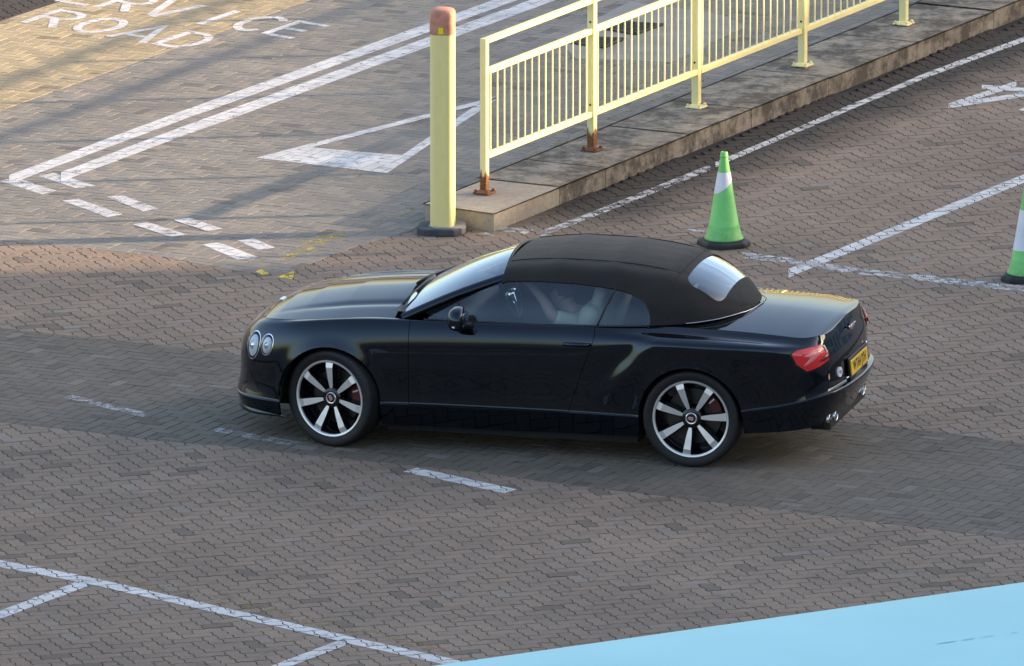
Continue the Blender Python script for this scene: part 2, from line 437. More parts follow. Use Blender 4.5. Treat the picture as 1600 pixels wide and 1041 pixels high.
for q in ([(97, 314), (122, 311), (192, 335), (168, 340)], [(166, 308), (190, 305), (249, 327), (224, 331)], [(206, 351), (232, 348), (292, 367), (268, 371)],
          [(270, 344), (296, 341), (348, 358), (324, 362)], [(316, 382), (342, 379), (404, 402), (372, 406)], [(371, 376), (396, 373), (430, 387), (404, 391)]):
    marking('give_way_dash_marking', [gp(q)], M_white_mid if q[0][0] < 300 else M_white)
marking('kerb_edge_line_marking', strip([(845, 366), (930, 334), (1015, 300), (1110, 262)], 9), M_white_worn)
marking('kerb_edge_line_marking', strip([(1118, 258), (1200, 223), (1300, 180), (1400, 138), (1445, 119), (1520, 91), (1600, 62), (1800, -12)], 8), M_white_mid)
marking('bay_line_marking', strip([(1232, 427), (1600, 279), (1850, 178)], 13), M_white)
marking('bay_line_marking', strip([(1160, 399), (1250, 410), (1330, 423), (1600, 452), (1850, 480)], 9), M_white_worn)
marking('lane_dash_marking', [gp([(630, 737), (652, 731), (808, 765), (788, 771)])], M_white)
marking('lane_dash_marking', [gp([(98, 621), (112, 617), (236, 647), (222, 652)])], M_white_ghost)
marking('lane_dash_marking', [gp([(328, 673), (344, 669), (474, 692), (458, 698)])], M_white_ghost)
marking('bay_line_marking', strip([(-220, 832), (0, 881), (145, 909)], 11)+strip([(145, 909), (545, 1000), (720, 1038), (900, 1080)], 11), M_white)
marking('bay_line_marking', strip([(-220, 1049), (0, 961), (137, 910)], 13), M_white)
marking('bay_line_marking', strip([(340, 1079), (440, 1041), (540, 1003)], 12), M_white)
marking('yellow_arrow_marking', [gp([(434, 433), (460, 423), (457, 437)])], M_yellow_mark)
marking('yellow_arrow_marking', [gp([(399, 424), (408, 421), (421, 428), (410, 430)])], M_yellow_mark)
marking('yellow_line_marking', strip([(440, 406), (540, 363)], 9)+strip([(470, 378), (540, 366)], 7), M_yellow_worn)
marking('yellow_line_marking', strip([(170, 903), (420, 955), (700, 1018)], 12), M_ghost_yellow)
marking('yellow_line_marking', strip([(560, 360), (670, 318), (900, 210), (1100, 125)], 8), M_ghost_yellow)
marking('scuff_marking', [gp(q) for q in ([(775, 360), (790, 355), (835, 360), (820, 366)], [(740, 366), (760, 364), (775, 368), (755, 370)], [(1060, 360), (1075, 358), (1110, 362), (1095, 364)])], M_white_worn)
# lettering
def arc(cx, cy, rx, ry, a0, a1, n=10): return [(cx+rx*math.cos(R(a0+(a1-a0)*i/n)), cy+ry*math.sin(R(a0+(a1-a0)*i/n))) for i in range(n+1)]
GLY = {'S': [[*arc(.5, .74, .42, .24, 20, 270, 10), *arc(.5, .26, .42, .24, 90, -160, 10)[1:]]],
       'E': [[(.08, 0), (.08, 1)], [(.17, .05), (.9, .05)], [(.17, .5), (.75, .5)], [(.17, .95), (.9, .95)]],
       'R': [[(.08, 0), (.08, .95), (.55, .95), *arc(.55, .72, .35, .23, 90, -90, 8)[1:], (.17, .49)], [(.5, .44), (.92, 0)]],
       'V': [[(.02, 1), (.45, .06)], [(.55, .0), (.98, 1)]],
       'I': [[(.1, 0), (.1, 1)]],
       'C': [arc(.55, .5, .45, .46, 45, 315, 14)],
       'O': [arc(.5, .5, .44, .46, 90, 450, 20)],
       'A': [[(.0, 0), (.5, 1), (1.0, 0)], [(.25, .32), (.75, .32)]],
       'D': [[(.08, 0), (.08, .95), (.45, .95), *arc(.45, .5, .45, .45, 90, -90, 10)[1:], (.17, .05)]]}
def letter(ch, base_px, wpx, upx):
    o = G(*base_px)[:2]; ex = G(base_px[0]+wpx[0], base_px[1]+wpx[1])[:2]-o; ey = G(base_px[0]+upx[0], base_px[1]+upx[1])[:2]-o
    qs = []
    for st in GLY[ch]: qs += gstroke([o+ex*x+ey*y for x, y in st], .076)
    return qs
UPV = (60, -20.5)
SRV = []
for ch, b in zip('SERVICE', ((26, -7), (86, 2), (146, 11), (208, 21), (306, 37), (348, 43), (408, 53))): SRV += letter(ch, b, (52, 8.5), UPV)
marking('service_lettering_marking', SRV, M_white)
RD = []
for ch, b in zip('ROAD', ((32, 35), (100, 46), (168, 58), (236, 69))): RD += letter(ch, b, (54, 9), UPV)
marking('road_lettering_marking', RD, M_white)
marking('bay_number_marking', strip([(1482, 166), (1588, 131)], 8)+strip([(1484, 166), (1650, 140)], 7)+strip([(1534, 136), (1650, 145)], 6)
        + [gp([(1592, 172), (1604, 166), (1625, 168), (1612, 176)])], M_white)
# ------------------------------------------------------------------ concrete apron with drains behind the railing
M_conc = pbr('pale_concrete', (.29, .27, .245), .9, noise=.18, nscale=3.0, bump=.3, bscale=150)
M_iron = pbr('drain_iron', (.035, .034, .034), .6, metal=.3)
conc = mesh('concrete_apron', [(*p, .003) for p in CONC]+[(*p, -.02) for p in CONC], [tuple(range(6))[::-1]]+[(i, (i+1) % 6, 6+(i+1) % 6, 6+i) for i in range(6)], None, M_conc)
tag(conc, kind='structure')
for lab, q in (('dark iron drain grating in the concrete apron, farther one by the double line', [(952, 48), (973, 36), (1035, 40), (993, 55)]),
               ('dark iron drain grating in the concrete apron, nearer one behind the railing post', [(896, 69), (916, 60), (975, 62), (943, 76)])):
    P = [np.array([*G(x, y)[:2], 0]) for x, y in q]; c = sum(P)/4
    root = empty('drain_grating', (c[0], c[1], 0)); tag(root, lab, 'drain', 'drain gratings in the apron')
    fr = MB()
    for i in range(4):
        a, b = P[i]-c, P[(i+1) % 4]-c; d = (b-a)/np.linalg.norm(b-a); n_ = np.array([-d[1], d[0], 0])
        fr.box((a+b)/2+np.array([0, 0, .006]), (np.linalg.norm(b-a)+.02, .035, .02), (d, n_, (0, 0, 1)))
    fr.build('frame', M_iron, root)
    pit = mesh('pit', [tuple(p-c+np.array([0, 0, .0042])) for p in P], [(0, 1, 2, 3)], root, pbr('drain_pit', (.006, .006, .006), .9))
    for k in range(1, 8):
        t = k/8; a = P[0]+(P[1]-P[0])*t-c; b = P[3]+(P[2]-P[3])*t-c; d = (b-a)/np.linalg.norm(b-a); n_ = np.array([-d[1], d[0], 0])
        MB().box((a+b)/2+np.array([0, 0, .009]), (np.linalg.norm(b-a), .022, .012), (d, n_, (0, 0, 1))).build('bar', M_iron, root)
    for k in range(1, 5):
        t = k/5; a = P[0]+(P[3]-P[0])*t-c; b = P[1]+(P[2]-P[1])*t-c; d = (b-a)/np.linalg.norm(b-a); n_ = np.array([-d[1], d[0], 0])
        MB().box((a+b)/2+np.array([0, 0, .0075]), (np.linalg.norm(b-a), .02, .010), (d, n_, (0, 0, 1))).build('cross_bar', M_iron, root)

# ------------------------------------------------------------------ raised kerb island
KH = .15
def kerb_mat(name, dark):
    m, nt, b = new_mat(name)
    g = nt.nodes.new('ShaderNodeNewGeometry'); pos = g.outputs['Position']
    n1 = noise(nt, pos, 2.2, 7, .62); n2 = noise(nt, pos, 26, 6, .65); n3 = noise(nt, pos, 130, 3, .7)
    c = rgbmix(nt, ramp(nt, n1, .38, .62), (.40, .35, .265), (.29, .25, .20))
    c = rgbmix(nt, ramp(nt, n2, .48, .70, 0, .55), c, (.17, .15, .125))
    c = rgbmix(nt, ramp(nt, n3, .56, .70, 0, .6), c, (.46, .42, .35))
    if dark:       # black grime, which also paints in the shade beyond the sunlit end
        n4 = noise(nt, pos, 3.4, 9, .68); n5 = noise(nt, pos, 14, 6, .7)
        c = rgbmix(nt, ramp(nt, mathn(nt, 'ADD', mathn(nt, 'MULTIPLY', n4, .7), mathn(nt, 'MULTIPLY', n5, .3)), .44, .57, .93, .18), c, (.062, .052, .041))
    nt.links.new(c, b.inputs['Base Color']); b.inputs['Roughness'].default_value = .92
    bp = nt.nodes.new('ShaderNodeBump'); bp.inputs['Strength'].default_value = .7; bp.inputs['Distance'].default_value = .008
    nt.links.new(noise(nt, pos, 60, 6, .7), bp.inputs['Height']); nt.links.new(bp.outputs[0], b.inputs['Normal'])
    return m
M_kerb = kerb_mat('kerb_concrete', 0); M_kerb_dirty = kerb_mat('grimy_kerb_concrete', 2); M_kerb_mid = kerb_mat('stained_shaded_kerb_concrete', 1)
post_px = [(757, 302), (925, 235), (1088, 168), (1254, 103), (1412, 38)]
PP = [G(x, y, KH) for x, y in post_px]
rail_d = (PP[4]-PP[0]); rail_d /= np.linalg.norm(rail_d); rail_n = np.array([rail_d[1], -rail_d[0], 0])   # rail_n points to the road on the right
k_end = G(772, 333, KH); k_far = G(668, 318, KH)
isl_w = abs((k_far-k_end)@rail_n)
isl_d = (G(1600, -3, KH)-k_end); isl_d[2] = 0; isl_d /= np.linalg.norm(isl_d); isl_n = np.array([isl_d[1], -isl_d[0], 0])
island = empty('kerb_island', (k_end[0], k_end[1], 0)); tag(island, 'long raised concrete kerb island carrying the yellow railing', 'kerb')
def stone(name, t0, t1, n0, n1, h, mat, skew=0.0, dz=0.0, bev=.018):
    """block from t0..t1 along the island, n0..n1 across (0 = road edge, negative = towards the service road)"""
    bm = bmesh.new(); bmesh.ops.create_cube(bm, size=1)
    for v in bm.verts:
        t = t0 if v.co.x < 0 else t1; n_ = n0 if v.co.y < 0 else n1
        sk = skew*n_ if v.co.x < 0 else 0
        p = isl_d*(t+sk)+isl_n*n_; v.co = Vector((p[0], p[1], -.04 if v.co.z < 0 else h+dz))
    bmesh.ops.bevel(bm, geom=[e for e in bm.edges if all(v.co.z > .05 for v in e.verts)], offset=bev, segments=2, affect='EDGES')
    bmesh.ops.recalc_face_normals(bm, faces=bm.faces[:])
    me = bpy.data.meshes.new(name); bm.to_mesh(me); bm.free()
    return link(name, me, island, mat)
SK = ((k_far-k_end)@isl_d)/((k_far-k_end)@isl_n)
edges_t = [0]+[float((G(x, y, 0)-k_end)@isl_d) for x, y in ((873, 320), (936, 290), (1061, 236), (1165, 197), (1290, 148), (1440, 93), (1560, 44), (1700, -14), (1900, -95))]
rr = random.Random(3)
for i, (a, b) in enumerate(zip(edges_t[:-1], edges_t[1:])):
    stone('kerb_section', a+(.005 if i else 0), b-.005, -(.66 if i == 0 else .72), 0, KH, M_kerb if i == 0 else M_kerb_mid, SK if i == 0 else 0, rr.uniform(-.007, .004), .018)  # end section kept paler: its sunlight is put into the colour

# ------------------------------------------------------------------ yellow railing
def rusty_paint(name, col, z0, z1, amount):
    """yellow paint with rust eating up from the foot; z0..z1 heights in metres where it fades out"""
    m, nt, b = new_mat(name)
    g = nt.nodes.new('ShaderNodeNewGeometry'); pos = g.outputs['Position']
    sp = nt.nodes.new('ShaderNodeSeparateXYZ'); nt.links.new(pos, sp.inputs[0])
    mpz = nt.nodes.new('ShaderNodeMapping'); mpz.inputs['Scale'].default_value = (1.6, 1.6, .35); nt.links.new(pos, mpz.inputs[0])
    n1 = noise(nt, mpz.outputs[0], 16, 7, .68); n2 = noise(nt, pos, 70, 4, .6)
    hz = ramp(nt, sp.outputs[2], z0, z1, amount, 0)
    m_ = ramp(nt, mathn(nt, 'ADD', hz, mathn(nt, 'MULTIPLY', mathn(nt, 'SUBTRACT', n1, .5), .9)), .36, .46)
    rust = rgbmix(nt, ramp(nt, n2, .35, .65), (.10, .035, .014), (.30, .115, .035))
    sh = rgbmix(nt, ramp(nt, n1, .45, .7, 0, .35), col, tuple(c*.82 for c in col))
    nt.links.new(rgbmix(nt, m_, sh, rust), b.inputs['Base Color'])
    nt.links.new(ramp(nt, m_, 0, 1, .42, .9), b.inputs['Roughness'])
    return m
YEL = (.89, .785, .36)
M_yel = rusty_paint('railing_paint', YEL, 0, .02, .0)
M_yel_rust = rusty_paint('railing_paint_rusted_foot', YEL, .17, .44, .86)
M_yel_rust2 = rusty_paint('railing_paint_lightly_rusted', YEL, .12, .19, .7)
M_rustplate = rusty_paint('rusted_plate', YEL, 1, 2, 1.0)
railing = empty('railing', (PP[0][0], PP[0][1], KH)); tag(railing, 'pale yellow steel railing with upright bars on the kerb island', 'railing')
RO = PP[0].copy()
step = (PP[4]-PP[0])/4
POSTS = [PP[i] for i in range(5)]+[PP[4]+step*1.0, PP[4]+step*2.0]
RX = (rail_d, rail_n, (0, 0, 1))
ztop, zmid, zbot = 1.385-KH, 1.135-KH, .452-KH
for i, p in enumerate(POSTS):
    b = p-RO
    pw = .062 if i else .056
    pm = M_yel_rust if i < 2 else M_yel_rust2
    hp = ztop+.022
    pl = MB().box((b[0], b[1], .030+hp/2-.015), (pw, pw, hp-.03), RX, bev=.006).build('post', pm, railing)
    plate = MB().box((b[0], b[1], .008), (.14, .14, .012), RX, bev=.003).build('base_plate', M_rustplate if i < 2 else M_yel_rust2, pl)
    for sx in (-1, 1):
        for sy in (-1, 1):
            q = b+rail_d*sx*.052+rail_n*sy*.052
            MB().lathe([(.013, 0), (.013, .016), (.004, .022), (.0005, .022)], 8, (q[0], q[1], .014)).build('bolt', M_rustplate if i < 2 else M_yel_rust2, pl)
    if i:
        for zz in (.96+.1, .30+.08):
            q = b-rail_d*(pw/2+.001)
            MB().lathe([(.009, .004), (.009, 0), (.0003, 0)], 10, (q[0], q[1], zz), (rail_n, (0, 0, 1), -rail_d)).build('bolt_hole', M_iron, pl)
for i in range(len(POSTS)-1):
    a = POSTS[i]-RO; b = POSTS[i+1]-RO; L = np.linalg.norm(b-a); mid = (a+b)/2
    for nm, z, hh, ww in (('top_rail', ztop, .044, .050), ('middle_rail', zmid, .046, .046), ('bottom_rail', zbot, .046, .046)):
        MB().box((mid[0], mid[1], z), (L-.066, ww, hh), RX, bev=.005).build(nm, M_yel, railing)
    nb = 15
    for k in range(nb):
        q = a+(b-a)*((k+.85)/(nb+.7))
        MB().box((q[0], q[1], (zmid+zbot)/2), (.0105, .0105, zmid-zbot-.04), RX).build('baluster', M_yel, railing)

# ------------------------------------------------------------------ bollard
M_bol = rusty_paint('bollard_paint', (.88, .745, .31), .03, .10, .55)
M_cap = pbr('faded_red_cap', (.58, .235, .15), .6, noise=.25, nscale=14, bump=.2, bscale=60)
M_rubber_grey = pbr('weathered_rubber', (.055, .06, .068), .75, noise=.25, nscale=10)
bp_ = G(692, 362)
bollard = empty('bollard', (bp_[0], bp_[1], 0)); tag(bollard, 'tall pale yellow bollard with faded red cap beside the kerb end', 'bollard')
def octa(r, ch, z0, z1, rotz=0.0, taper=1.0):
    pts = [(r, -ch), (r, ch), (ch, r), (-ch, r), (-r, ch), (-r, -ch), (-ch, -r), (ch, -r)]
    ca, sa = math.cos(rotz), math.sin(rotz)
    return [(x*ca-y*sa, x*sa+y*ca, z0) for x, y in pts], [((x*ca-y*sa)*taper, (x*sa+y*ca)*taper, z1) for x, y in pts]
def octa_stack(levels, rotz, name, mat, parent, bev=.006, cap=True):
    V = []; F = []
    for (r, ch, z) in levels: V += octa(r, ch, z, z, rotz)[0]
    for i in range(len(levels)-1):
        for k in range(8): F.append((i*8+k, i*8+(k+1) % 8, (i+1)*8+(k+1) % 8, (i+1)*8+k))
    if cap: F += [tuple(range(8))[::-1], tuple(range((len(levels)-1)*8, len(levels)*8))]
    o = mesh(name, V, F, parent, mat)
    bm = bmesh.new(); bm.from_mesh(o.data)
    es = [e for e in bm.edges if len(e.link_faces) == 2 and e.calc_face_angle(0) > .3]
    bmesh.ops.bevel(bm, geom=es, offset=bev, segments=2, affect='EDGES'); bm.to_mesh(o.data); bm.free()
    return o
BR, BC = .095, .046; brz = R(-8)
def rsq(levels, name, mat, parent, rotz, p=4.2, n=56):
    V = []; F = []; ca, sa = math.cos(rotz), math.sin(rotz)
    for (r, z) in levels:
        for k in range(n):
            q = 2*math.pi*k/n; c_, s_ = math.cos(q), math.sin(q); rr_ = r/(abs(c_)**p+abs(s_)**p)**(1/p)
            x, y = rr_*c_, rr_*s_; V.append((x*ca-y*sa, x*sa+y*ca, z))
    m = len(levels)
    for i in range(m-1):
        for k in range(n): F.append((i*n+k, i*n+(k+1) % n, (i+1)*n+(k+1) % n, (i+1)*n+k))
    F += [tuple(range(n))[::-1], tuple(range((m-1)*n, m*n))]
    mb = MB(); mb.add(V, F); return mb.build(name, mat, parent, angle=R(45))
rsq([(BR, 0.0), (BR, 1.60)], 'shaft', M_bol, bollard, brz)
cap_o = rsq([(BR+.003, 1.601), (BR+.003, 1.755), (BR, 1.772), (BR-.010, 1.788), (BR-.03, 1.799), (BR-.06, 1.803)], 'cap', M_cap, bollard, brz)
ca_, sa_ = math.cos(brz), math.sin(brz)
refl = MB().box((.0, -(BR+.006), 1.635), (.04, .008, .05), None, bev=.002)
ro = refl.build('reflector', pbr('yellow_reflector', (.9, .72, .02), .25), cap_o); ro.rotation_euler = (0, 0, brz)
# rubber foot collar, open on one side, and its grey concrete fill
foot = octa_stack([(.175, .12, 0.001), (.175, .12, .048), (.168, .115, .055)], R(-4), 'foot_collar', M_rubber_grey, bollard, .004)
foot.location = (-.02, -.02, 0)
octa_stack([(.150, .09, .0015), (.150, .09, .052), (.145, .087, .058)], R(-4), 'foot_fill', M_conc, bollard, .005).location = (.035, .01, 0)

# ------------------------------------------------------------------ traffic cones
def cone_mat():
    m, nt, b = new_mat('green_plastic'); tc = nt.nodes.new('ShaderNodeTexCoord'); pos = tc.outputs['Object']
    sp = nt.nodes.new('ShaderNodeSeparateXYZ'); nt.links.new(pos, sp.inputs[0])
    n1 = noise(nt, pos, 11, 7, .66); n2 = noise(nt, pos, 45, 5, .7)
    c = rgbmix(nt, ramp(nt, n1, .35, .65), (.12, .56, .12), (.16, .60, .17))
    lo = mathn(nt, 'ADD', ramp(nt, sp.outputs[2], .06, .26, .42, 0), mathn(nt, 'MULTIPLY', mathn(nt, 'SUBTRACT', n2, .5), 1.1))
    c = rgbmix(nt, ramp(nt, lo, .22, .60, 0, .55), c, (.10, .13, .07))
    c = rgbmix(nt, ramp(nt, n2, .64, .74, 0, .35), c, (.45, .62, .42))
    nt.links.new(c, b.inputs['Base Color']); b.inputs['Roughness'].default_value = .5
    return m
M_green = cone_mat()
M_sleeve = pbr('white_reflective_sleeve', (.70, .72, .76), .45, noise=.10, nscale=7)
M_black_rubber = pbr('black_rubber', (.018, .019, .02), .6, noise=.2, nscale=20)
def cone(px, lab, rz, slant):
    p = G(*px); root = empty('traffic_cone', (p[0], p[1], 0), rz); tag(root, lab, 'cone', 'green traffic cones')
    octa_stack([(.188, .105, .0), (.188, .105, .032), (.16, .09, .052)], R(10), 'base', M_black_rubber, root, .006)
    prof = [(.153, .054), (.156, .060), (.153, .068), (.138, .090), (.124, .150), (.1215, .158), (.1215, .166), (.118, .170), (.052, .57), (.0305, .70), (.030, .705), (.033, .708), (.033, .722), (.029, .726), (.029, .742), (.024, .75), (.018, .75), (.017, .70)]
    MB().lathe(prof, 40, (0, 0, 0)).build('cone_body', M_green, root, angle=R(50))
    # sleeve follows the cone 2 mm outside; its lower edge has slipped to a slant
    n = 40; V = []; F = []
    def rad(z): return .118+(z-.170)*(.052-.118)/(.40)
    for k in range(n):
        q = 2*math.pi*k/n; x = math.cos(q)
        zt = .590 if slant else .560; zb = (.470+.055*x) if slant else .245+.004*x
        for s in range(5):
            z = zb+(zt-zb)*s/4; r = rad(z)+.0022; V.append((r*math.cos(q), r*math.sin(q), z))
    for k in range(n):
        for s in range(4): F.append((k*5+s, ((k+1) % n)*5+s, ((k+1) % n)*5+s+1, k*5+s+1))
    mesh('sleeve', V, F, root, M_sleeve, True)
    return root
cone((1131, 383), 'green traffic cone with slanted white band, standing behind the car roof', R(12), True)
cone((1604, 437), 'green traffic cone with deep white band, cut by the right edge of the picture', R(-20), False)

# ------------------------------------------------------------------ light blue vehicle whose roof fills the lower right corner
M_blue = pbr('light_blue_paint', (.32, .715, .73), .5, coat=.0, noise=.05, nscale=.8)
M_glassdark = pbr('dark_glass', (.01, .012, .015), .08)
v0 = G(661, 1041, 2.985); v1 = G(1600, 908, 2.985); vd = (v1-v0)/np.linalg.norm(v1-v0); vn = np.array([vd[1], -vd[0], 0])
VL, VW = 9.5, 2.5
vo = v0-vd*3.0
truck = empty('blue_vehicle', (vo[0], vo[1], 0), math.atan2(vd[1], vd[0])); tag(truck, 'vehicle with a plain light blue roof in the lower right corner', 'vehicle')
bm = bmesh.new()
prof = [(0, .55), (0.0, 2.93), (.006, 2.965), (.025, 2.985), (.10, 3.0), (.45, 3.02), (VW/2, 3.035), (VW-.45, 3.02), (VW-.10, 3.0), (VW-.025, 2.985), (VW-.006, 2.965), (VW, 2.93), (VW, .55)]
xs = [0, .02, .08, .25]+[VL*k/24 for k in range(1, 24)]+[VL-.25, VL-.08, VL-.02, VL]
V = []
for x in xs:
    e = min(x, VL-x); drop = .10*max(0, 1-e/.25)**2; 
    for y, z in prof: V.append((x, -y, z-drop*(z > 2.5)))
F = []; n = len(prof)
for i in range(len(xs)-1):
    for k in range(n-1): F.append((i*n+k, i*n+k+1, (i+1)*n+k+1, (i+1)*n+k))
F += [tuple(range(n)), tuple(range((len(xs)-1)*n, len(xs)*n))[::-1]]
mesh('body', V, F, truck, M_blue, True)
sc0 = G(1465, 1010, 3.02); sc1 = G(1590, 992, 3.02); inv = Matrix.Rotation(-math.atan2(vd[1], vd[0]), 3, 'Z')
qs_ = [inv @ Vector((*(sc0+(sc1-sc0)*t-np.array([vo[0], vo[1], 0]))[:2], 0)) for t in np.linspace(0, 1, 14)]
scf = MB(); rs = random.Random(5)
for a, b in zip(qs_[:-1], qs_[1:]):
    if rs.random() < .3: continue
    w_ = rs.uniform(.002, .006); za_ = 3.035-.015*max(0, (abs(-a.y-VW/2)-.0)/(VW/2-.45))+.0035; zb_ = 3.035-.015*max(0, (abs(-b.y-VW/2))/(VW/2-.45))+.0035
    scf.add([(a.x, a.y-w_, za_), (b.x, b.y-w_, zb_), (b.x, b.y+w_, zb_), (a.x, a.y+w_, za_)], [(0, 1, 2, 3)])
scf.build('rust_scuff', pbr('scuff_rust', (.27, .52, .56), .8), truck)
for x in (1.4, 7.6):
    for y in (.18, VW-.18):
        MB().lathe([(.05, -.13), (.30, -.13), (.47, -.12), (.50, -.08), (.50, .08), (.47, .12), (.30, .13), (.05, .13)], 32, (x, -y, .5), ((1, 0, 0), (0, 0, 1), (0, -1, 0)), close=True).build('wheel', M_black_rubber, truck, angle=R(40))
for k in range(4):
    for y in (-.012, VW+.012):
        MB().box((1.2+k*2.2, -y, 2.0), (1.7, .024, .75), bev=.01).build('window', M_glassdark, truck)

# ------------------------------------------------------------------ blocks added out of frame on the right to cast the forecourt's shade
M_blocker = pbr('blocker_cladding', (.42, .41, .39), .7, noise=.1, nscale=.4)
M_blocker_roof = pbr('blocker_roof', (.25, .25, .26), .6)
sd = np.array([math.cos(SUN_AZ), math.sin(SUN_AZ)])
edge = G(0, 426)[:2]
DX = 46.0
corner = edge+sd*((DX-edge[0])/sd[0])
def blocker(name, x0, x1, y0, y1, h, lab, pitch):
    root = empty(name, ((x0+x1)/2, (y0+y1)/2, 0)); tag(root, lab, 'building')
    hx, hy = (x1-x0)/2, (y1-y0)/2
    MB().box((0, 0, h/2-.03), (2*hx, 2*hy, h-.06)).build('wall', M_blocker, root)
    V = [(-hx-.0, -hy-.0, h-.058), (hx, -hy, h-.058), (hx, hy, h-.058), (-hx, hy, h-.058), (-hx, -hy, h), (hx, -hy, h), (hx, hy, h), (-hx, hy, h), (0, -hy, h+pitch), (0, hy, h+pitch)]
    mesh('roof', V, [(0, 1, 5, 8, 4), (3, 7, 9, 6, 2), (0, 4, 7, 3), (1, 2, 6, 5), (4, 8, 9, 7), (5, 6, 9, 8), (3, 2, 1, 0)], root, M_blocker_roof)
    for k in range(int(2*hy/6)):
        y = -hy+3+6*k
        d = MB().box((-hx-.02, y, 2.2), (.05, 4.2, 4.3)).build('door', pbr('blocker_door', (.16, .22, .30), .5), root)
tall_h = 26.0
blocker('tall_blocker', DX, DX+30, corner[1]-75, corner[1], tall_h, 'tall grey blocker out of frame on the right, added to shade the forecourt', .3)
low_h = (DX+1.3)*math.tan(SUN_EL)/sd[0]
blocker('low_blocker', DX, DX+20, corner[1]+.05, corner[1]+70, low_h, 'low grey shed out of frame on the right, added to shade the kerb side beyond the tall one', .05)
# ------------------------------------------------------------------ the black convertible
CAR_YAW = R(14.4)
CAR_O = np.array([1.54287, -3.61961, 0.0])
# car frame: x forward, y towards the near side, z up (rear axle at x = 0)
car = empty('convertible_car', tuple(CAR_O)); car.rotation_euler = (0, 0, 0)
tag(car, 'black two-door convertible with its black fabric roof up, in the middle of the forecourt', 'car')
ex = np.array([-math.cos(CAR_YAW), math.sin(CAR_YAW), 0]); ey = np.array([-math.sin(CAR_YAW), -math.cos(CAR_YAW), 0])
car.matrix_world = Matrix(((ex[0], ey[0], 0, CAR_O[0]), (ex[1], ey[1], 0, CAR_O[1]), (0, 0, 1, 0), (0, 0, 0, 1)))
WB, WR = 2.746, .363
M_paint = pbr('black_car_paint', (.0016, .0022, .0040), .03, coat=0.0, spec=.62)
M_paint.node_tree.nodes['Principled BSDF'].inputs['Specular Tint'].default_value = (.70, .86, 1.0, 1)
M_chrome = pbr('chrome', (.75, .76, .78), .08, metal=1.0)
M_machined_dull = pbr('dull_chrome', (.40, .41, .43), .25, metal=1.0)
M_trim = pbr('black_trim', (.008, .008, .009), .45)
M_void = pbr('wheel_well_black', (.004, .004, .004), .9)
def fabric_mat():
    m, nt, b = new_mat('black_roof_canvas')
    tc = nt.nodes.new('ShaderNodeTexCoord'); pos = tc.outputs['Object']
    n1 = noise(nt, pos, 3.0, 5); n2 = noise(nt, pos, 420, 2)
    nt.links.new(rgbmix(nt, ramp(nt, n1, .3, .7), (.0155, .0148, .0135), (.021, .020, .0185)), b.inputs['Base Color'])
    b.inputs['Roughness'].default_value = .9; b.inputs['Specular IOR Level'].default_value = .2
    b.inputs['Sheen Weight'].default_value = .2; b.inputs['Sheen Roughness'].default_value = .5; b.inputs['Sheen Tint'].default_value = (.75, .70, .62, 1)
    bp = nt.nodes.new('ShaderNodeBump'); bp.inputs['Strength'].default_value = .35; bp.inputs['Distance'].default_value = .003
    nt.links.new(mathn(nt, 'ADD', n2, mathn(nt, 'MULTIPLY', noise(nt, pos, 6, 4), 7.0)), bp.inputs['Height']); nt.links.new(bp.outputs[0], b.inputs['Normal'])
    return m
M_canvas = fabric_mat()
def glass_mat(name, tint, ior=1.5, refl=1.0):
    m, nt, b = new_mat(name); nt.nodes.remove(b)
    tr = nt.nodes.new('ShaderNodeBsdfTransparent'); tr.inputs[0].default_value = (*tint, 1)
    gl = nt.nodes.new('ShaderNodeBsdfGlossy'); gl.inputs['Roughness'].default_value = .02; gl.inputs['Color'].default_value = (.82, .93, 1, 1)
    fr = nt.nodes.new('ShaderNodeFresnel'); fr.inputs[0].default_value = ior
    mx = nt.nodes.new('ShaderNodeMixShader')
    nt.links.new(mathn(nt, 'MINIMUM', mathn(nt, 'MULTIPLY', fr.outputs[0], refl), 1.0), mx.inputs[0]); nt.links.new(tr.outputs[0], mx.inputs[1]); nt.links.new(gl.outputs[0], mx.inputs[2])
    nt.links.new(mx.outputs[0], nt.nodes['Material Output'].inputs['Surface'])
    return m
M_sideglass = glass_mat('side_glass', (.70, .82, .88), 1.52, 2.0)
M_screen = glass_mat('windscreen_glass', (.42, .46, .47), 1.52, 2.2)
M_rearglass = glass_mat('rear_glass', (.25, .28, .30), 1.52, 2.4)
M_lens = glass_mat('clear_lens', (.92, .94, .96), 1.5, 1.2)

def crspl(t, P, tq):
    """non-uniform Catmull-Rom through P at knots t"""
    t = np.asarray(t, float); P = np.asarray(P, float); n = len(t)
    dt = np.diff(t); sl_ = (P[1:]-P[:-1])/dt.reshape(-1, *[1]*(P.ndim-1))
    m = np.empty_like(P); m[0] = sl_[0]; m[-1] = sl_[-1]
    for i in range(1, n-1): m[i] = (sl_[i]*dt[i-1]+sl_[i-1]*dt[i])/(dt[i]+dt[i-1])
    tq = np.asarray(tq, float); i = np.clip(np.searchsorted(t, tq, 'right')-1, 0, n-2)
    h = dt[i]; s = (tq-t[i])/h; sh = (-1,)+(1,)*(P.ndim-1); s = s.reshape(sh); h = h.reshape(sh)
    return (2*s**3-3*s**2+1)*P[i]+(s**3-2*s**2+s)*h*m[i]+(-2*s**3+3*s**2)*P[i+1]+(s**3-s**2)*h*m[i+1]

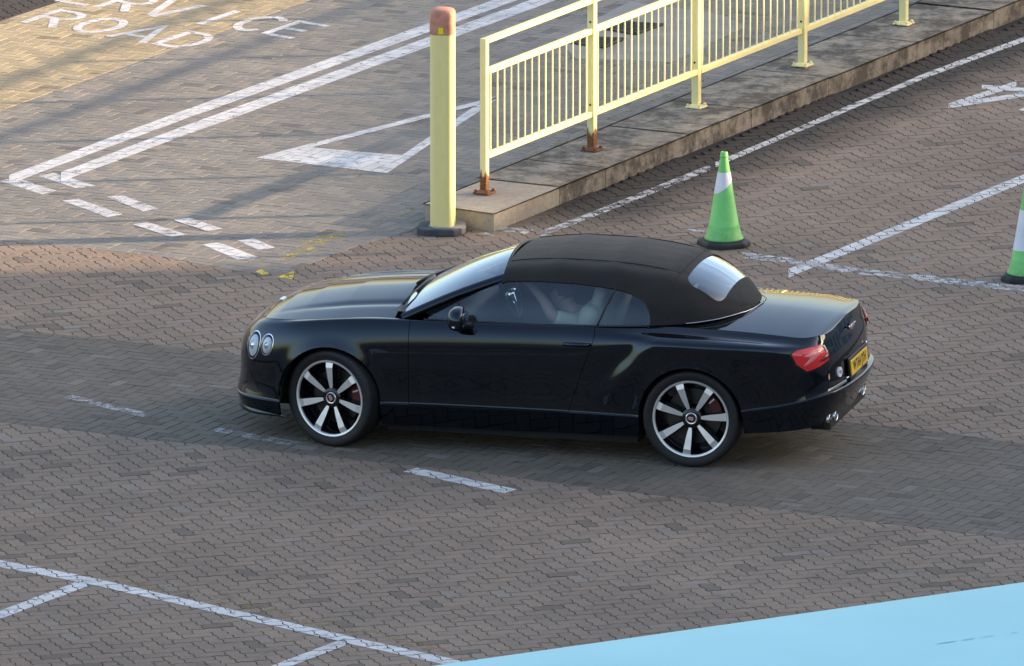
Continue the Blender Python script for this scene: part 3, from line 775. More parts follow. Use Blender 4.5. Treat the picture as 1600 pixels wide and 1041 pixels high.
# columns of the body side, from the front centre round the near side to the rear centre:
# plan x, y ; z of seven levels ; inset of seven levels
CN = [
 (3.630, 0.000, [0.19, 0.29, 0.318, 0.42, 0.6, 0.73, 0.8, 0.83], [0.03, 0.0, 0.007, 0.02, 0.03, 0.07, 0.15, 0.24]),
 (3.615, 0.300, [0.19, 0.29, 0.318, 0.42, 0.6, 0.73, 0.805, 0.84], [0.03, 0.0, 0.007, 0.02, 0.03, 0.07, 0.15, 0.23]),
 (3.565, 0.530, [0.19, 0.29, 0.318, 0.42, 0.6, 0.735, 0.815, 0.852], [0.03, 0.0, 0.007, 0.03, 0.035, 0.07, 0.14, 0.21]),
 (3.460, 0.720, [0.19, 0.29, 0.318, 0.42, 0.6, 0.745, 0.828, 0.868], [0.03, 0.0, 0.007, 0.03, 0.035, 0.065, 0.12, 0.19]),
 (3.285, 0.845, [0.19, 0.295, 0.323, 0.43, 0.61, 0.765, 0.852, 0.89], [0.03, 0.0, 0.007, 0.02, 0.02, 0.05, 0.1, 0.165]),
 (3.045, 0.925, [0.19, 0.305, 0.333, 0.45, 0.65, 0.81, 0.9, 0.913], [0.035, 0.0, 0.007, 0.01, 0.005, 0.03, 0.085, 0.15]),
 (2.746, 0.957, [0.19, 0.32, 0.348, 0.48, 0.69, 0.845, 0.94, 0.943], [0.05, 0.004, 0.011, 0.013, 0.0, 0.025, 0.08, 0.15]),
 (2.420, 0.957, [0.185, 0.335, 0.363, 0.48, 0.71, 0.865, 0.962, 0.97], [0.06, 0.006, 0.013, 0.015, 0.004, 0.022, 0.078, 0.155]),
 (2.140, 0.952, [0.185, 0.342, 0.37, 0.48, 0.72, 0.875, 0.968, 0.973], [0.06, 0.006, 0.013, 0.015, 0.006, 0.022, 0.07, 0.125]),
 (1.450, 0.934, [0.185, 0.345, 0.373, 0.48, 0.73, 0.89, 0.972, 0.988], [0.06, 0.006, 0.013, 0.015, 0.008, 0.022, 0.066, 0.115]),
 (0.745, 0.927, [0.19, 0.345, 0.373, 0.48, 0.74, 0.905, 0.985, 1.004], [0.06, 0.006, 0.013, 0.015, 0.01, 0.02, 0.075, 0.13]),
 (0.400, 0.937, [0.2, 0.345, 0.373, 0.48, 0.75, 0.925, 0.984, 1.014], [0.06, 0.006, 0.013, 0.015, 0.008, 0.004, 0.093, 0.157]),
 (0.000, 0.947, [0.22, 0.36, 0.388, 0.5, 0.76, 0.942, 0.967, 1.004], [0.06, 0.006, 0.013, 0.015, 0.002, 0.0, 0.12, 0.21]),
 (-0.400, 0.931, [0.265, 0.43, 0.458, 0.55, 0.77, 0.933, 0.953, 0.993], [0.05, 0.0, 0.007, 0.009, 0.0, 0.0, 0.115, 0.2]),
 (-0.690, 0.891, [0.285, 0.475, 0.503, 0.58, 0.78, 0.91, 0.943, 0.979], [0.05, 0.0, 0.007, 0.008, 0.003, 0.005, 0.098, 0.163]),
 (-0.865, 0.821, [0.3, 0.51, 0.538, 0.605, 0.78, 0.891, 0.936, 0.968], [0.06, 0.0, 0.007, 0.016, 0.015, 0.035, 0.085, 0.13]),
 (-0.985, 0.690, [0.315, 0.535, 0.565, 0.615, 0.79, 0.886, 0.934, 0.976], [0.075, 0.0, 0.0245, 0.034, 0.042, 0.068, 0.085, 0.105]),
 (-1.050, 0.500, [0.325, 0.545, 0.575, 0.62, 0.79, 0.886, 0.934, 0.976], [0.09, 0.0, 0.0346, 0.048, 0.06, 0.088, 0.104, 0.122]),
 (-1.085, 0.250, [0.33, 0.55, 0.58, 0.625, 0.79, 0.886, 0.936, 0.98], [0.1, 0.0, 0.0418, 0.058, 0.072, 0.102, 0.118, 0.136]),
 (-1.095, 0.000, [0.33, 0.55, 0.58, 0.625, 0.79, 0.886, 0.938, 0.982], [0.1, 0.0, 0.0432, 0.06, 0.075, 0.105, 0.122, 0.14]),
]
nC = len(CN); nR = 8
plan = np.array([(c[0], c[1]) for c in CN])
ext = np.vstack([plan[1]*[1, -1], plan, plan[-2]*[1, -1]])
tang = ext[2:]-ext[:-2]; tang /= np.linalg.norm(tang, axis=1)[:, None]
norm2 = np.stack([-tang[:, 1], tang[:, 0]], 1); norm2 *= np.sign((norm2*(plan-np.array([1.2, 0]))).sum(1))[:, None]
net = np.zeros((nC, nR, 3))
for i, (x, y, zs, ins) in enumerate(CN):
    for r in range(nR):
        p = plan[i]-norm2[i]*ins[r]; net[i, r] = (p[0], p[1], zs[r])
        if i in (0, nC-1): net[i, r, 1] = 0
# door shut line runs forward as it goes down
for r, dx in enumerate((.20, .19, .185, .15, .06, .0, .0, .0)): net[10, r, 0] += dx
uknot = np.concatenate([[0], np.cumsum(np.linalg.norm(np.diff(plan, axis=0), axis=1))])
def mirror_ext(A, k):       # mirrored columns beyond both ends, so that the surface is smooth across the centre line
    f = A[1:k+1][::-1].copy(); f[..., 1] *= -1
    e = A[-k-1:-1][::-1].copy(); e[..., 1] *= -1
    return np.concatenate([f, A, e], 0)
net2 = mirror_ext(net, 2)
ue = np.concatenate([-(uknot[1:3][::-1]), uknot, 2*uknot[-1]-uknot[-3:-1][::-1]])
us = []
for i in range(nC-1):
    k = max(2, int(round((uknot[i+1]-uknot[i])/.014))); us += list(uknot[i]+(uknot[i+1]-uknot[i])*np.arange(k)/k)
us = np.array(us+[uknot[-1]]); uidx = [int(np.argmin(abs(us-u))) for u in uknot]
vs = []; per = 9
for r in range(nR-1): vs += list(r+np.arange(per)/per)
vs = np.array(vs+[nR-1.0]); vidx = [r*per for r in range(nR)]
tmp = crspl(ue, net2, us)                     # (nu, nR, 3)
band = crspl(np.arange(nR), tmp.transpose(1, 0, 2), vs).transpose(1, 0, 2)      # (nu, nv, 3)
def gsm(A, axis, sig):
    k = int(3*sig)+1; w = np.exp(-.5*(np.arange(-k, k+1)/sig)**2); w /= w.sum()
    return np.apply_along_axis(lambda a: np.convolve(a, w, 'valid'), axis, A)
sg = 3.2; kk = int(3*sg)+1
band = gsm(mirror_ext(band, kk), 0, sg)
band[0, :, 1] = 0; band[-1, :, 1] = 0
# the rear haunch swells out behind the door along a rising line
_xb = .77-np.clip(band[..., 2]-.52, 0, .5)*.86
_h = np.clip((_xb-band[..., 0])/.17, 0, 1); _h = _h*_h*(3-2*_h)
_f = np.clip((band[..., 0]+.95)/.75, 0, 1); _f = _f*_f*(3-2*_f)
_v = np.clip((band[..., 2]-.30)/.52, 0, 1)*np.clip((.965-band[..., 2])/.04, 0, 1); _v = _v*_v*(3-2*_v)
band[..., 1] += .040*_h*_f*_v*(band[..., 1] > .6)
# gentle flares round the wheel arches
for wx in (0.0, WB):
    d = np.hypot(band[..., 0]-wx, band[..., 2]-WR)
    fl = np.clip(1-(d-.385)/.10, 0, 1)**2*(d > .2)*(band[..., 1] > .7)
    band[..., 1] += .016*fl
def band_at(u, v):
    """bilinear lookup, u in metres along the plan, v in levels"""
    u = np.clip(u, us[0], us[-1]-1e-6); v = np.clip(v, 0, nR-1-1e-6)
    i = np.searchsorted(us, u, 'right')-1; j = int(v*per); fu = (u-us[i])/(us[i+1]-us[i]); fv = v*per-j
    a = band[i, j]*(1-fu)+band[i+1, j]*fu; b = band[i, j+1]*(1-fu)+band[i+1, j+1]*fu
    return a*(1-fv)+b*fv
def band_n(u, v):
    a = band_at(u+.01, v)-band_at(u-.01, v); b = band_at(u, v+.06)-band_at(u, v-.06)
    n = np.cross(b, a); n /= np.linalg.norm(n)+1e-12
    return n if n@(band_at(u, v)-np.array([1.2, 0, .5])) > 0 else -n

def panel(name, V, F, parent, mat, gap=.0022, flange=.014, smooth=True, label=None):
    """sheet panel: edges drawn back by gap and turned inwards"""
    bm = bmesh.new(); bv = [bm.verts.new(tuple(p)) for p in V]
    for f in F:
        try: bm.faces.new([bv[i] for i in f])
        except ValueError: pass
    bmesh.ops.delete(bm, geom=[v for v in bm.verts if not v.link_faces], context='VERTS')
    bmesh.ops.remove_doubles(bm, verts=bm.verts[:], dist=1e-5)
    bmesh.ops.recalc_face_normals(bm, faces=bm.faces[:])
    # outward test
    cen = Vector((1.2, 0, .45)); s = sum((f.calc_center_median()-cen).dot(f.normal)*f.calc_area() for f in bm.faces)
    if s < 0: bmesh.ops.reverse_faces(bm, faces=bm.faces[:])
    bm.normal_update()
    if flange > 0:
        be = [e for e in bm.edges if len(e.link_faces) == 1 and not all(abs(v.co.y) < 1e-4 for v in e.verts)]
        bvs = {v for e in be for v in e.verts}; mv = {}
        for v in bvs:
            nb = [e.other_vert(v).co for e in v.link_edges if e.other_vert(v) not in bvs]
            if nb:
                d = (sum(nb, Vector())/len(nb)-v.co)
                if d.length > 1e-6: mv[v] = d.normalized()*gap
        nrm = {v: v.normal.copy() for v in bvs}
        for v, d in mv.items(): v.co += d
        r = bmesh.ops.extrude_edge_only(bm, edges=be)
        newv = [g for g in r['geom'] if isinstance(g, bmesh.types.BMVert)]
        kd = {}
        for v in bvs: kd[tuple(round(c, 5) for c in v.co)] = nrm[v]
        for v in newv:
            n_ = kd.get(tuple(round(c, 5) for c in v.co))
            if n_ is not None: v.co -= n_*flange
        newe = [g for g in r['geom'] if isinstance(g, bmesh.types.BMFace)]
        for f in newe: f.smooth = False
        for e in be: e.smooth = False
    for f in bm.faces: f.smooth = True
    me = bpy.data.meshes.new(name); bm.to_mesh(me); bm.free()
    o = link(name, me, parent, mat)
    if label: o['label'] = label
    return o
nu, nv = band.shape[:2]
idx = np.arange(nu*nv).reshape(nu, nv)
BV = band.reshape(-1, 3).copy()
allF = [(i, j) for i in range(nu-1) for j in range(nv-1)]
cutmask = {}
# open the wheel arches and draw the rim of each opening onto a true circle
AR = .392
dead = set()
cent = .25*(band[:-1, :-1]+band[1:, :-1]+band[:-1, 1:]+band[1:, 1:])
for wx in (0.0, WB):
    d = np.hypot(cent[..., 0]-wx, cent[..., 2]-WR)
    m_ = (d < AR) & (cent[..., 1] > .6)
    m_ |= (abs(cent[..., 0]-wx) < AR*.995) & (cent[..., 2] < WR) & (cent[..., 1] > .6) & (np.abs(cent[..., 0]-wx) < np.sqrt(np.maximum(AR**2-0.0, 0)))
    for i, j in zip(*np.nonzero(m_)): dead.add((i, j))
live = [f for f in allF if f not in dead]
use = np.zeros((nu, nv), bool); usd = np.zeros((nu, nv), bool)
for i, j in live: use[i:i+2, j:j+2] = True
for i, j in dead: usd[i:i+2, j:j+2] = True
for i, j in zip(*np.nonzero(use & usd)):
    p = BV[idx[i, j]]; wx = 0.0 if p[0] < 1.4 else WB
    dx, dz = p[0]-wx, p[2]-WR
    if dz >= -.02:
        d = math.hypot(dx, dz); k = AR/d; p[0] = wx+dx*k; p[2] = WR+dz*k
    else: p[0] = wx+math.copysign(AR, dx)
    near_ = np.argsort((band[..., 0]-p[0])**2+(band[..., 2]-p[2])**2+(band[..., 1] < .6)*9.0, axis=None)[:14]
    Q = band.reshape(-1, 3)[near_]; A_ = np.column_stack([Q[:, 0]-p[0], Q[:, 2]-p[2], np.ones(len(Q))])
    p[1] = np.linalg.lstsq(A_, Q[:, 1], rcond=None)[0][2]
def faces(sel): return [(idx[i, j], idx[i+1, j], idx[i+1, j+1], idx[i, j+1]) for i, j in sel]
I = uidx; J = vidx
door_sel, lid_sel, body_sel, grille_sel = [], [], [], []
for i, j in live:
    if I[8] <= i < I[10] and j >= J[1]+3: door_sel.append((i, j))
    elif i >= I[16]+3 and j >= J[2]+1: lid_sel.append((i, j))
    elif i < I[1]+6 and J[3]-3 <= j < J[5]+2: grille_sel.append((i, j))
    else: body_sel.append((i, j))
def both(name, sel, mat, parent, joined, **k):
    F = faces(sel)
    Vm = BV*np.array([1, -1, 1]); 
    if joined:
        return panel(name, np.vstack([BV, Vm]), F+[tuple(q+len(BV) for q in f[::-1]) for f in F], parent, mat, **k)
    return [panel(name, BV, F, parent, mat, **k), panel(name, Vm, [f[::-1] for f in F], parent, mat, **k)]
body = both('body', body_sel, M_paint, car, True)
doors = both('door', door_sel, M_paint, car, False)
M_mesh = pbr('grille_mesh', (.02, .02, .022), .35, metal=.8)
both('grille', grille_sel, M_mesh, car, True)
# bonnet and boot: from the top edge of the side to the centre line
def top_patch(i0, i1, xc_fn, zc_fn, nt_=26, power=2.0, extra=None):
    cols = list(range(i0, i1+1)); V = []; F = []
    for c in cols:
        e = BV[idx[c, nv-1]]; cx = xc_fn(e[0], e[1]); cz = zc_fn(cx)
        for k in range(nt_+1):
            t = k/nt_; y = e[1]*(1-t); x = e[0]+(cx-e[0])*(1-(1-t)**1.6)
            z = e[2]+(cz-e[2])*(1-(1-t)**power)
            if extra: z += extra(x, y, t)
            V.append((x, y, z))
    n = nt_+1
    for a in range(len(cols)-1):
        for k in range(nt_): F.append((a*n+k, (a+1)*n+k, (a+1)*n+k+1, a*n+k+1))
    V = np.array(V); Vm = V*np.array([1, -1, 1])
    return np.vstack([V, Vm]), F+[tuple(q+len(V) for q in f[::-1]) for f in F]
hood_zc = lambda x: float(np.interp(x, [2.2, 2.35, 2.75, 3.05, 3.25, 3.40, 3.46], [1.066, 1.060, 1.020, .970, .922, .862, .83]))
ih = int(np.argmin(abs(BV[idx[:I[9], nv-1], 0]-2.20)))
hx0 = BV[idx[0, nv-1], 0]
def hood_xc(x, y):     # the bonnet's rear edge bows forward to the middle
    t = np.clip((hx0-x)/(hx0-2.20), 0, 1); return hx0-(hx0-2.31)*t
Vh, Fh = top_patch(0, ih, hood_xc, hood_zc, power=1.55, extra=lambda x, y, t: -.010*math.exp(-((abs(y)-.50)/.05)**2)*min(1, max(0, (3.30-x)/.5)))
bonnet = panel('bonnet', Vh, Fh, car, M_paint)
lid_zc = lambda x: float(np.interp(x, [-1.02, -.98, -.90, -.75, -.5, -.2, .4], [.990, 1.002, 1.014, 1.026, 1.044, 1.056, 1.056]))
def lid_xc(x, y): return x if x > -.80 else x+0.0
ib = I[11]+4
Vd, Fd = top_patch(ib, nu-1, lid_xc, lid_zc, nt_=26, power=1.7)
F2 = faces(lid_sel)
nn_ = len(Vd); Vall = np.vstack([Vd, BV, BV*np.array([1, -1, 1])])
boot = panel('boot_lid', Vall, Fd+[tuple(q+nn_ for q in f) for f in F2]+[tuple(q+nn_+len(BV) for q in f[::-1]) for f in F2], car, M_paint)

# wheel wells, floor, sill undersides
for wx in (0.0, WB):
    for s in (1, -1):
        prof = [(.30, 0), (AR+.012, 0), (AR+.012, .43)]
        w = MB(); n = 40; V = []; F = []
        for (r, h) in [(.001, 0), (AR+.006, 0), (AR+.006, .395)]:
            for k in range(n+1):
                q = math.pi*(1.06*k/n-.03)+0; V.append((wx+r*math.cos(q), s*(.535+h), WR+r*math.sin(q)))
        for a in range(2):
            for k in range(n): F.append((a*(n+1)+k, a*(n+1)+k+1, (a+1)*(n+1)+k+1, (a+1)*(n+1)+k))
        w.add(V, F).build('wheel_well', M_void, car)
MB().box((1.373, 0, .215), (2.746-.84, 1.70, .15)).box((3.25, 0, .26), (.55, 1.1, .09)).box((-.68, 0, .33), (.52, 1.25, .10)).build('underbody', M_void, car)

# ---- canopy surface: sections along the car
CX = [2.21, 1.98, 1.75, 1.55, 1.45, 1.2, .9, .6, .42, .28, .12, -.01, -.125, -.21, -.262, -.29]
CYB = [.835, .832, .832, .832, .832, .832, .830, .822, .800, .765, .700, .620, .505, .355, .21, .03]
CZB = [.985, .985, .986, .988, .989, .992, .998, 1.008, 1.014, 1.018, 1.022, 1.026, 1.032, 1.040, 1.045, 1.049]
CYR = [.800, .735, .672, .622, .605, .615, .620, .612, .600, .585, .555, .50, .41, .29, .17, .02]
CZR = [1.005, 1.110, 1.205, 1.280, 1.300, 1.318, 1.322, 1.312, 1.293, 1.268, 1.222, 1.170, 1.120, 1.084, 1.062, 1.050]
CZC = [1.05, 1.17, 1.28, 1.372, 1.392, 1.428, 1.436, 1.426, 1.408, 1.384, 1.335, 1.278, 1.204, 1.134, 1.084, 1.052]
_o = np.argsort(CX); _cx = np.array(CX)[_o]
def cfun(A): A = np.array(A)[_o]; return lambda x: float(crspl(_cx, A, np.array([x]))[0])
fYB, fZB, fYR, fZR, fZC = map(cfun, (CYB, CZB, CYR, CZR, CZC))
SEC_T = [0, .5, 1.0, 1.35, 1.75, 2.35, 3.0]
def sec(x):
    yb, zb, yr, zr, zc = fYB(x), fZB(x), fYR(x), fZR(x), fZC(x); d = zc-zr
    return np.array([(yb, zb), ((yb+yr)/2+.030*min(1, (zr-zb)/.28), (zb+zr)/2+.004), (yr, zr), (yr-.075*min(1, yr/.6)*1.0, zr+.44*d), (yr*.68, zr+.70*d), (yr*.34, zr+.93*d), (0, zc)])
def canopy(x, t):
    p = crspl(SEC_T, sec(x), np.atleast_1d(t)); return np.column_stack([np.full(len(p), x), p])
def loft(stations, t0_fn, t1_fn, n, off=0.0, wob=None):
    V = []; F = []
    for x in stations:
        tt_ = np.linspace(t0_fn(x), t1_fn(x), n+1); P = canopy(x, tt_)
        if off or wob:
            Pa = canopy(x, np.clip(tt_+.02, 0, 3)); Pb = canopy(x, np.clip(tt_-.02, 0, 3)); d = Pa-Pb
            nn2 = np.stack([np.zeros(len(d)), d[:, 2], -d[:, 1]], 1); nn2 /= np.linalg.norm(nn2, axis=1)[:, None]+1e-12
            o_ = np.full(len(P), off)+(np.array([wob(x, t) for t in tt_]) if wob else 0)
            P = P+nn2*o_[:, None]
        V += list(P)
    m = n+1
    for a in range(len(stations)-1):
        for k in range(n): F.append((a*m+k, a*m+k+1, (a+1)*m+k+1, (a+1)*m+k))
    return np.array(V), F
def sym(V, F):
    return np.vstack([V, V*np.array([1, -1, 1])]), F+[tuple(q+len(V) for q in f[::-1]) for f in F]
# side window head line (height) along x
WX0, WX1 = .345, 2.02
def win_top(x):
    return float(np.interp(x, [.345, .349, .36, .385, .42, .46, .52, .60, .73, .95, 1.2, 1.44, 1.47, 1.60, 1.80, 2.02], [1.03, 1.07, 1.110, 1.152, 1.186, 1.208, 1.228, 1.246, 1.263, 1.276, 1.276, 1.262, 1.258, 1.205, 1.110, .992]))
def t_at_z(x, z):
    tt_ = np.linspace(0, 1.35, 60); P = canopy(x, tt_); return float(np.interp(z, P[:, 2], tt_))
def t_win(x): return t_at_z(x, win_top(x)) if WX0 <= x <= WX1 else 0.0
HX = 1.50
def bows(x, t):
    b = sum(.004*math.exp(-((x-xb)/.05)**2) for xb in (1.14, .70, .26))
    sag = -.004*math.sin(max(0, min(1, (x-.26)/1.2))*math.pi*3)**2
    return (b+sag)*min(1, max(0, (t-1.0)/.6))
RWA, RWB = .150, -.128       # rear window from / to
def rw_half(x):
    s = (RWA-x)/(RWA-RWB); w = .500-.060*s
    r = .075; e = min(x-RWB, RWA-x)
    return w-(r-math.sqrt(max(0, r*r-(r-min(e, r))**2)))*1.6
def t_at_y(x, y):
    tt_ = np.linspace(.4, 3, 120); P = canopy(x, tt_); return float(np.interp(-y, -P[:, 1], tt_))
stA = list(np.linspace(HX, .60, 46))[:-1]+list(np.linspace(.60, .345, 46))
stA2 = [.3449]+list(np.linspace(.34, RWA, 16))
stB = list(RWA+(RWB-RWA)*(.5-.5*np.cos(np.linspace(0, math.pi, 40))))
stC = list(np.linspace(RWB, -.262, 14))+[-.28, -.29]
roofV = []; roofF = []
for st, t1 in ((stA, lambda x: 3.0), (stA2, lambda x: 3.0), (stB, lambda x: t_at_y(x, rw_half(x))), (stC, lambda x: 3.0)):
    V, F = loft(st, t_win, t1, 30, .006, bows); V, F = sym(V, F)
    b0 = sum(len(v) for v in roofV); roofV.append(V); roofF += [tuple(q+b0 for q in f) for f in F]
softtop = panel('soft_top', np.vstack(roofV), roofF, car, M_canvas, gap=0.0, flange=.022)
# seams of the canvas: raised stitched welts
def welt(pts, r=.0045, name='seam', mat=M_canvas, par=softtop):
    return MB().tube(pts, r, 6).build(name, mat, par, smooth=True)
for s in (1, -1):
    P = [canopy(x, np.array([t]))[0]*np.array([1, s, 1])+np.array([0, 0, .008]) for x, t in zip(np.linspace(.22, .19, 30), np.linspace(.15, 3.0, 30))]
    welt(P)
    P = [canopy(x, np.array([1.72]))[0]*np.array([1, s, 1])+np.array([0, s*.002, .008]) for x in np.linspace(HX-.01, .20, 50)]
    welt(P, .0035)
rimP = []
# rear window glass and its dark frit edge
V, F = loft(np.linspace(RWA+.02, RWB-.02, 24), lambda x: t_at_y(x, .53), lambda x: 3.0, 20, -.004); V, F = sym(V, F)
panel('rear_window', V, F, car, M_rearglass, gap=0, flange=0)
# side windows with the divider between door glass and quarter glass
DIV = lambda z: .735-.10*(z-1.0)/.27
def side_glass(name, x0f, x1f, n):
    for s in (1, -1):
        V = []; F = []; m = 14
        for a in range(n+1):
            for k in range(m+1):
                f = k/m
                # iterate so that slanted ends stay straight
                x = x0f(1.0+.27*f)*(1-a/n)+x1f(1.0+.27*f)*a/n
                x = min(max(x, WX0+.0005), WX1-.001)
                t = t_win(x)*1.03*f; p = canopy(x, np.array([t]))[0]; V.append((p[0], s*(p[1]-.006), p[2]))
        for a in range(n):
            for k in range(m): F.append((a*(m+1)+k, (a+1)*(m+1)+k, (a+1)*(m+1)+k+1, a*(m+1)+k+1))
        panel(name, np.array(V), F, car, M_sideglass, gap=0, flange=0)
side_glass('side_window', lambda z: DIV(z)+.006, lambda z: 1.80, 40)
side_glass('quarter_window', lambda z: WX0, lambda z: DIV(z)-.006, 40)
side_glass('front_quarter_window', lambda z: 1.815, lambda z: WX1, 12)
for s in (1, -1):
    P = []
    for f in np.linspace(0, 1, 10):
        z = 1.0+.27*f; x = DIV(z); p = canopy(x, np.array([t_win(x)*f]))[0]; P.append((p[0], s*(p[1]+.001), p[2]))
    MB().tube(P, .007, 8).build('window_divider', M_trim, car, smooth=True)
    P = [canopy(x, np.array([t_win(x)*f]))[0]*np.array([1, s, 1]) for x, f in zip(np.linspace(1.835, 1.80, 8), np.linspace(0, 1, 8))]
    MB().tube(P, .010, 8).build('window_divider', M_trim, car, smooth=True)
    # bright waist strip
    P = [(x, s*(fYB(x)+.006), fZB(x)-.004) for x in np.linspace(.36, 2.05, 40)]
    MB().tube(P, .006, 8).build('waist_strip', M_trim, car, smooth=True)
# windscreen and its pillars
def apil(f):       # outer edge of the windscreen, base to header
    b = np.array([2.20, .800, 1.003]); h = np.array([HX-.01, .612, 1.290]); return b+(h-b)*f+np.array([0, .012, .016])*math.sin(f*math.pi)
def wscreen(f, g, off=0.0):       # f up the screen, g from the near edge (0) to the centre (1)
    e = apil(f); c = np.array([2.285, 0, 1.055])*(1-f)+np.array([HX+.035, 0, 1.385])*f+np.array([0, 0, .022])*math.sin(f*math.pi)
    k = 1-(1-g)**2.0
    p = np.array([e[0]+(c[0]-e[0])*k, e[1]*(1-g), e[2]+(c[2]-e[2])*k]); return p+np.array([.45, 0, .89])*off
V = []; F = []; n1, n2 = 18, 24
for a in range(n1+1):
    for k in range(n2+1): V.append(wscreen(a/n1, .035+.965*k/n2))
for a in range(n1):
    for k in range(n2): F.append((a*(n2+1)+k, a*(n2+1)+k+1, (a+1)*(n2+1)+k+1, (a+1)*(n2+1)+k))
V, F = sym(np.array(V), F); panel('windscreen', V, F, car, M_screen, gap=0, flange=0)
for s in (1, -1):
    V = []; F = []; n1 = 24
    for a in range(n1+1):
        f = -.04+1.03*a/n1; e = apil(f); i1 = wscreen(max(0, min(1, f)), .060); i1 = i1+(apil(f)-apil(max(0, min(1, f))))
        x = e[0]; lo = np.array([e[0]-.012, e[1]+.012, e[2]-.046]); inn = np.array([e[0]-.02, e[1]-.05, e[2]-.05])
        for q in (i1+np.array([0, 0, .004]), e+np.array([0, -.006, .010]), e+np.array([-.006, .012, -.012]), lo, inn): V.append((q[0], s*q[1], q[2]))
    for a in range(n1):
        for k in range(4): F.append((a*5+k, a*5+k+1, (a+1)*5+k+1, (a+1)*5+k))
    o = mesh('windscreen_pillar', V, F, car, M_paint, True)
hd = MB().tube([wscreen(1.0, g)+np.array([-.004, 0, .004]) for g in np.linspace(.02, 1, 16)]+[wscreen(1.0, g)*np.array([1, -1, 1])+np.array([-.004, 0, .004]) for g in np.linspace(1, .02, 16)][1:], .012, 8)
hd.build('windscreen_header', M_trim, car, smooth=True)
# cowl panel and wipers
V = []; F = []
for k in range(41):
    g = k/20; s = 1 if g <= 1 else -1; gg = g if g <= 1 else 2-g
    b = wscreen(0, .02+.98*gg)*np.array([1, s, 1]); f_ = np.array([b[0]+.075, b[1]*1.0, b[2]-.030]); V += [tuple(b+np.array([-.03, 0, .006])), tuple((b+f_)/2+np.array([0, 0, -.012])), tuple(f_+np.array([.05, 0, -.03]))]
for k in range(40):
    for a in range(2): F.append((k*3+a, k*3+a+1, (k+1)*3+a+1, (k+1)*3+a))
mesh('cowl', V, F, car, M_trim, True)
for (g0, g1, s0, s1) in ((.25, 1.0, 1, 1), (.98, .25, 1, -1)):
    a = wscreen(.02, g0)*np.array([1, s0, 1]); b = wscreen(.10, g1)*np.array([1, s1, 1])
    w = MB().tube([a+np.array([.045, 0, .0]), a*.7+b*.3+np.array([.03, 0, .022]), b+np.array([.01, 0, .016])], [.011, .008, .005], 6)
    wo_ = w.build('wiper', M_trim, car, smooth=True)
    MB().tube([a*.55+b*.45+np.array([.02, .0, .010]), b+(b-a)*.25+np.array([.004, 0, .008])], .006, 6).build('wiper_blade', M_trim, wo_, smooth=True)
# tonneau moulding: bright line round the foot of the roof
for s in (1, -1):
    xs_ = list(np.linspace(.10, -.12, 16))+[-.17, -.21, -.24, -.265, -.29]
    P = [(x-.030*min(1, max(0, (.2-x)/.3)), s*(fYB(x)+.012+.012*min(1, max(0, (.3-x)/.3))), lid_zc(x)-(lid_zc(x)-fZB(x))*min(1, (fYB(x)/.72)**2)+.004) for x in xs_]
    P[-1] = (P[-1][0], 0, P[-1][2])
    MB().tube(P, .0045, 8).build('roof_moulding', M_machined_dull, car, smooth=True)

# ---- details laid on the body side
def patch(name, u, v, outline, par, mat, off=.003, dome=0.0, rings=5, nseg=40):
    """outline: function angle -> (du metres along the car, dv metres up); mapped onto the side, raised in the middle by dome"""
    dvz = 1.0/max(.02, abs((band_at(u, min(v+.3, 6.99))-band_at(u, max(v-.3, 0)))[2])/(min(v+.3, 6.99)-max(v-.3, 0)))
    V = []; F = []
    n0 = band_n(u, v)
    for r in range(rings+1):
        f = r/rings
        for k in range(nseg):
            a, b = outline(2*math.pi*k/nseg); uu, vv = u+a*f, v+b*f*dvz
            V.append(band_at(uu, vv)+band_n(uu, vv)*(off*.4)+n0*(off*.6+dome*(1-f*f)))
    for r in range(rings):
        for k in range(nseg): F.append((r*nseg+k, r*nseg+(k+1) % nseg, (r+1)*nseg+(k+1) % nseg, (r+1)*nseg+k))
    outs = []
    for s in (1, -1):
        Vs = np.array(V)*np.array([1, s, 1]); outs.append(panel(name, Vs, F if s > 0 else [f[::-1] for f in F], par if not isinstance(par, list) else par[0 if s > 0 else 1], mat, gap=0, flange=.02 if off > .001 else 0))
    return outs
def ell(a, b, rot=0.0): return lambda q: (a*math.cos(q)*math.cos(rot)-b*math.sin(q)*math.sin(rot), a*math.cos(q)*math.sin(rot)+b*math.sin(q)*math.cos(rot))
def polyout(pts):
    P = np.array(pts); ang = np.unwrap(np.arctan2(P[:, 1], P[:, 0])); 
    def f(q):
        d = np.array([math.cos(q), math.sin(q)]); best = .01
        for i in range(len(P)):
            a = P[i-1]; b = P[i]; e = b-a; den = d[0]*e[1]-d[1]*e[0]
            if abs(den) < 1e-9: continue
            t = (a[0]*e[1]-a[1]*e[0])/den; s = (a[0]*d[1]-a[1]*d[0])/den
            if t > 0 and -1e-6 <= s <= 1+1e-6: best = t
        return d[0]*best, d[1]*best
    return f
def text_mesh(body, size, extrude, bold=0.0, align='CENTER', sx=1.0):
    cu = bpy.data.curves.new('lettering', 'FONT'); cu.body = body; cu.size = size; cu.extrude = extrude; cu.offset = bold
    cu.align_x = align; cu.align_y = 'CENTER'; cu.resolution_u = 3
    o = bpy.data.objects.new('lettering', cu); COL.objects.link(o)
    dg = bpy.context.evaluated_depsgraph_get(); me = bpy.data.meshes.new_from_object(o.evaluated_get(dg))
    bpy.data.objects.remove(o, do_unlink=True)
    for v in me.vertices: v.co.x *= sx
    return me
def place(o, origin, xa, ya, za):
    """parented object whose local axes are given in the parent's frame"""
    o.matrix_local = Matrix(((xa[0], ya[0], za[0], origin[0]), (xa[1], ya[1], za[1], origin[1]), (xa[2], ya[2], za[2], origin[2]), (0, 0, 0, 1)))
M_tyre = pbr('tyre_rubber', (.0045, .0045, .005), .65, noise=.2, nscale=30)
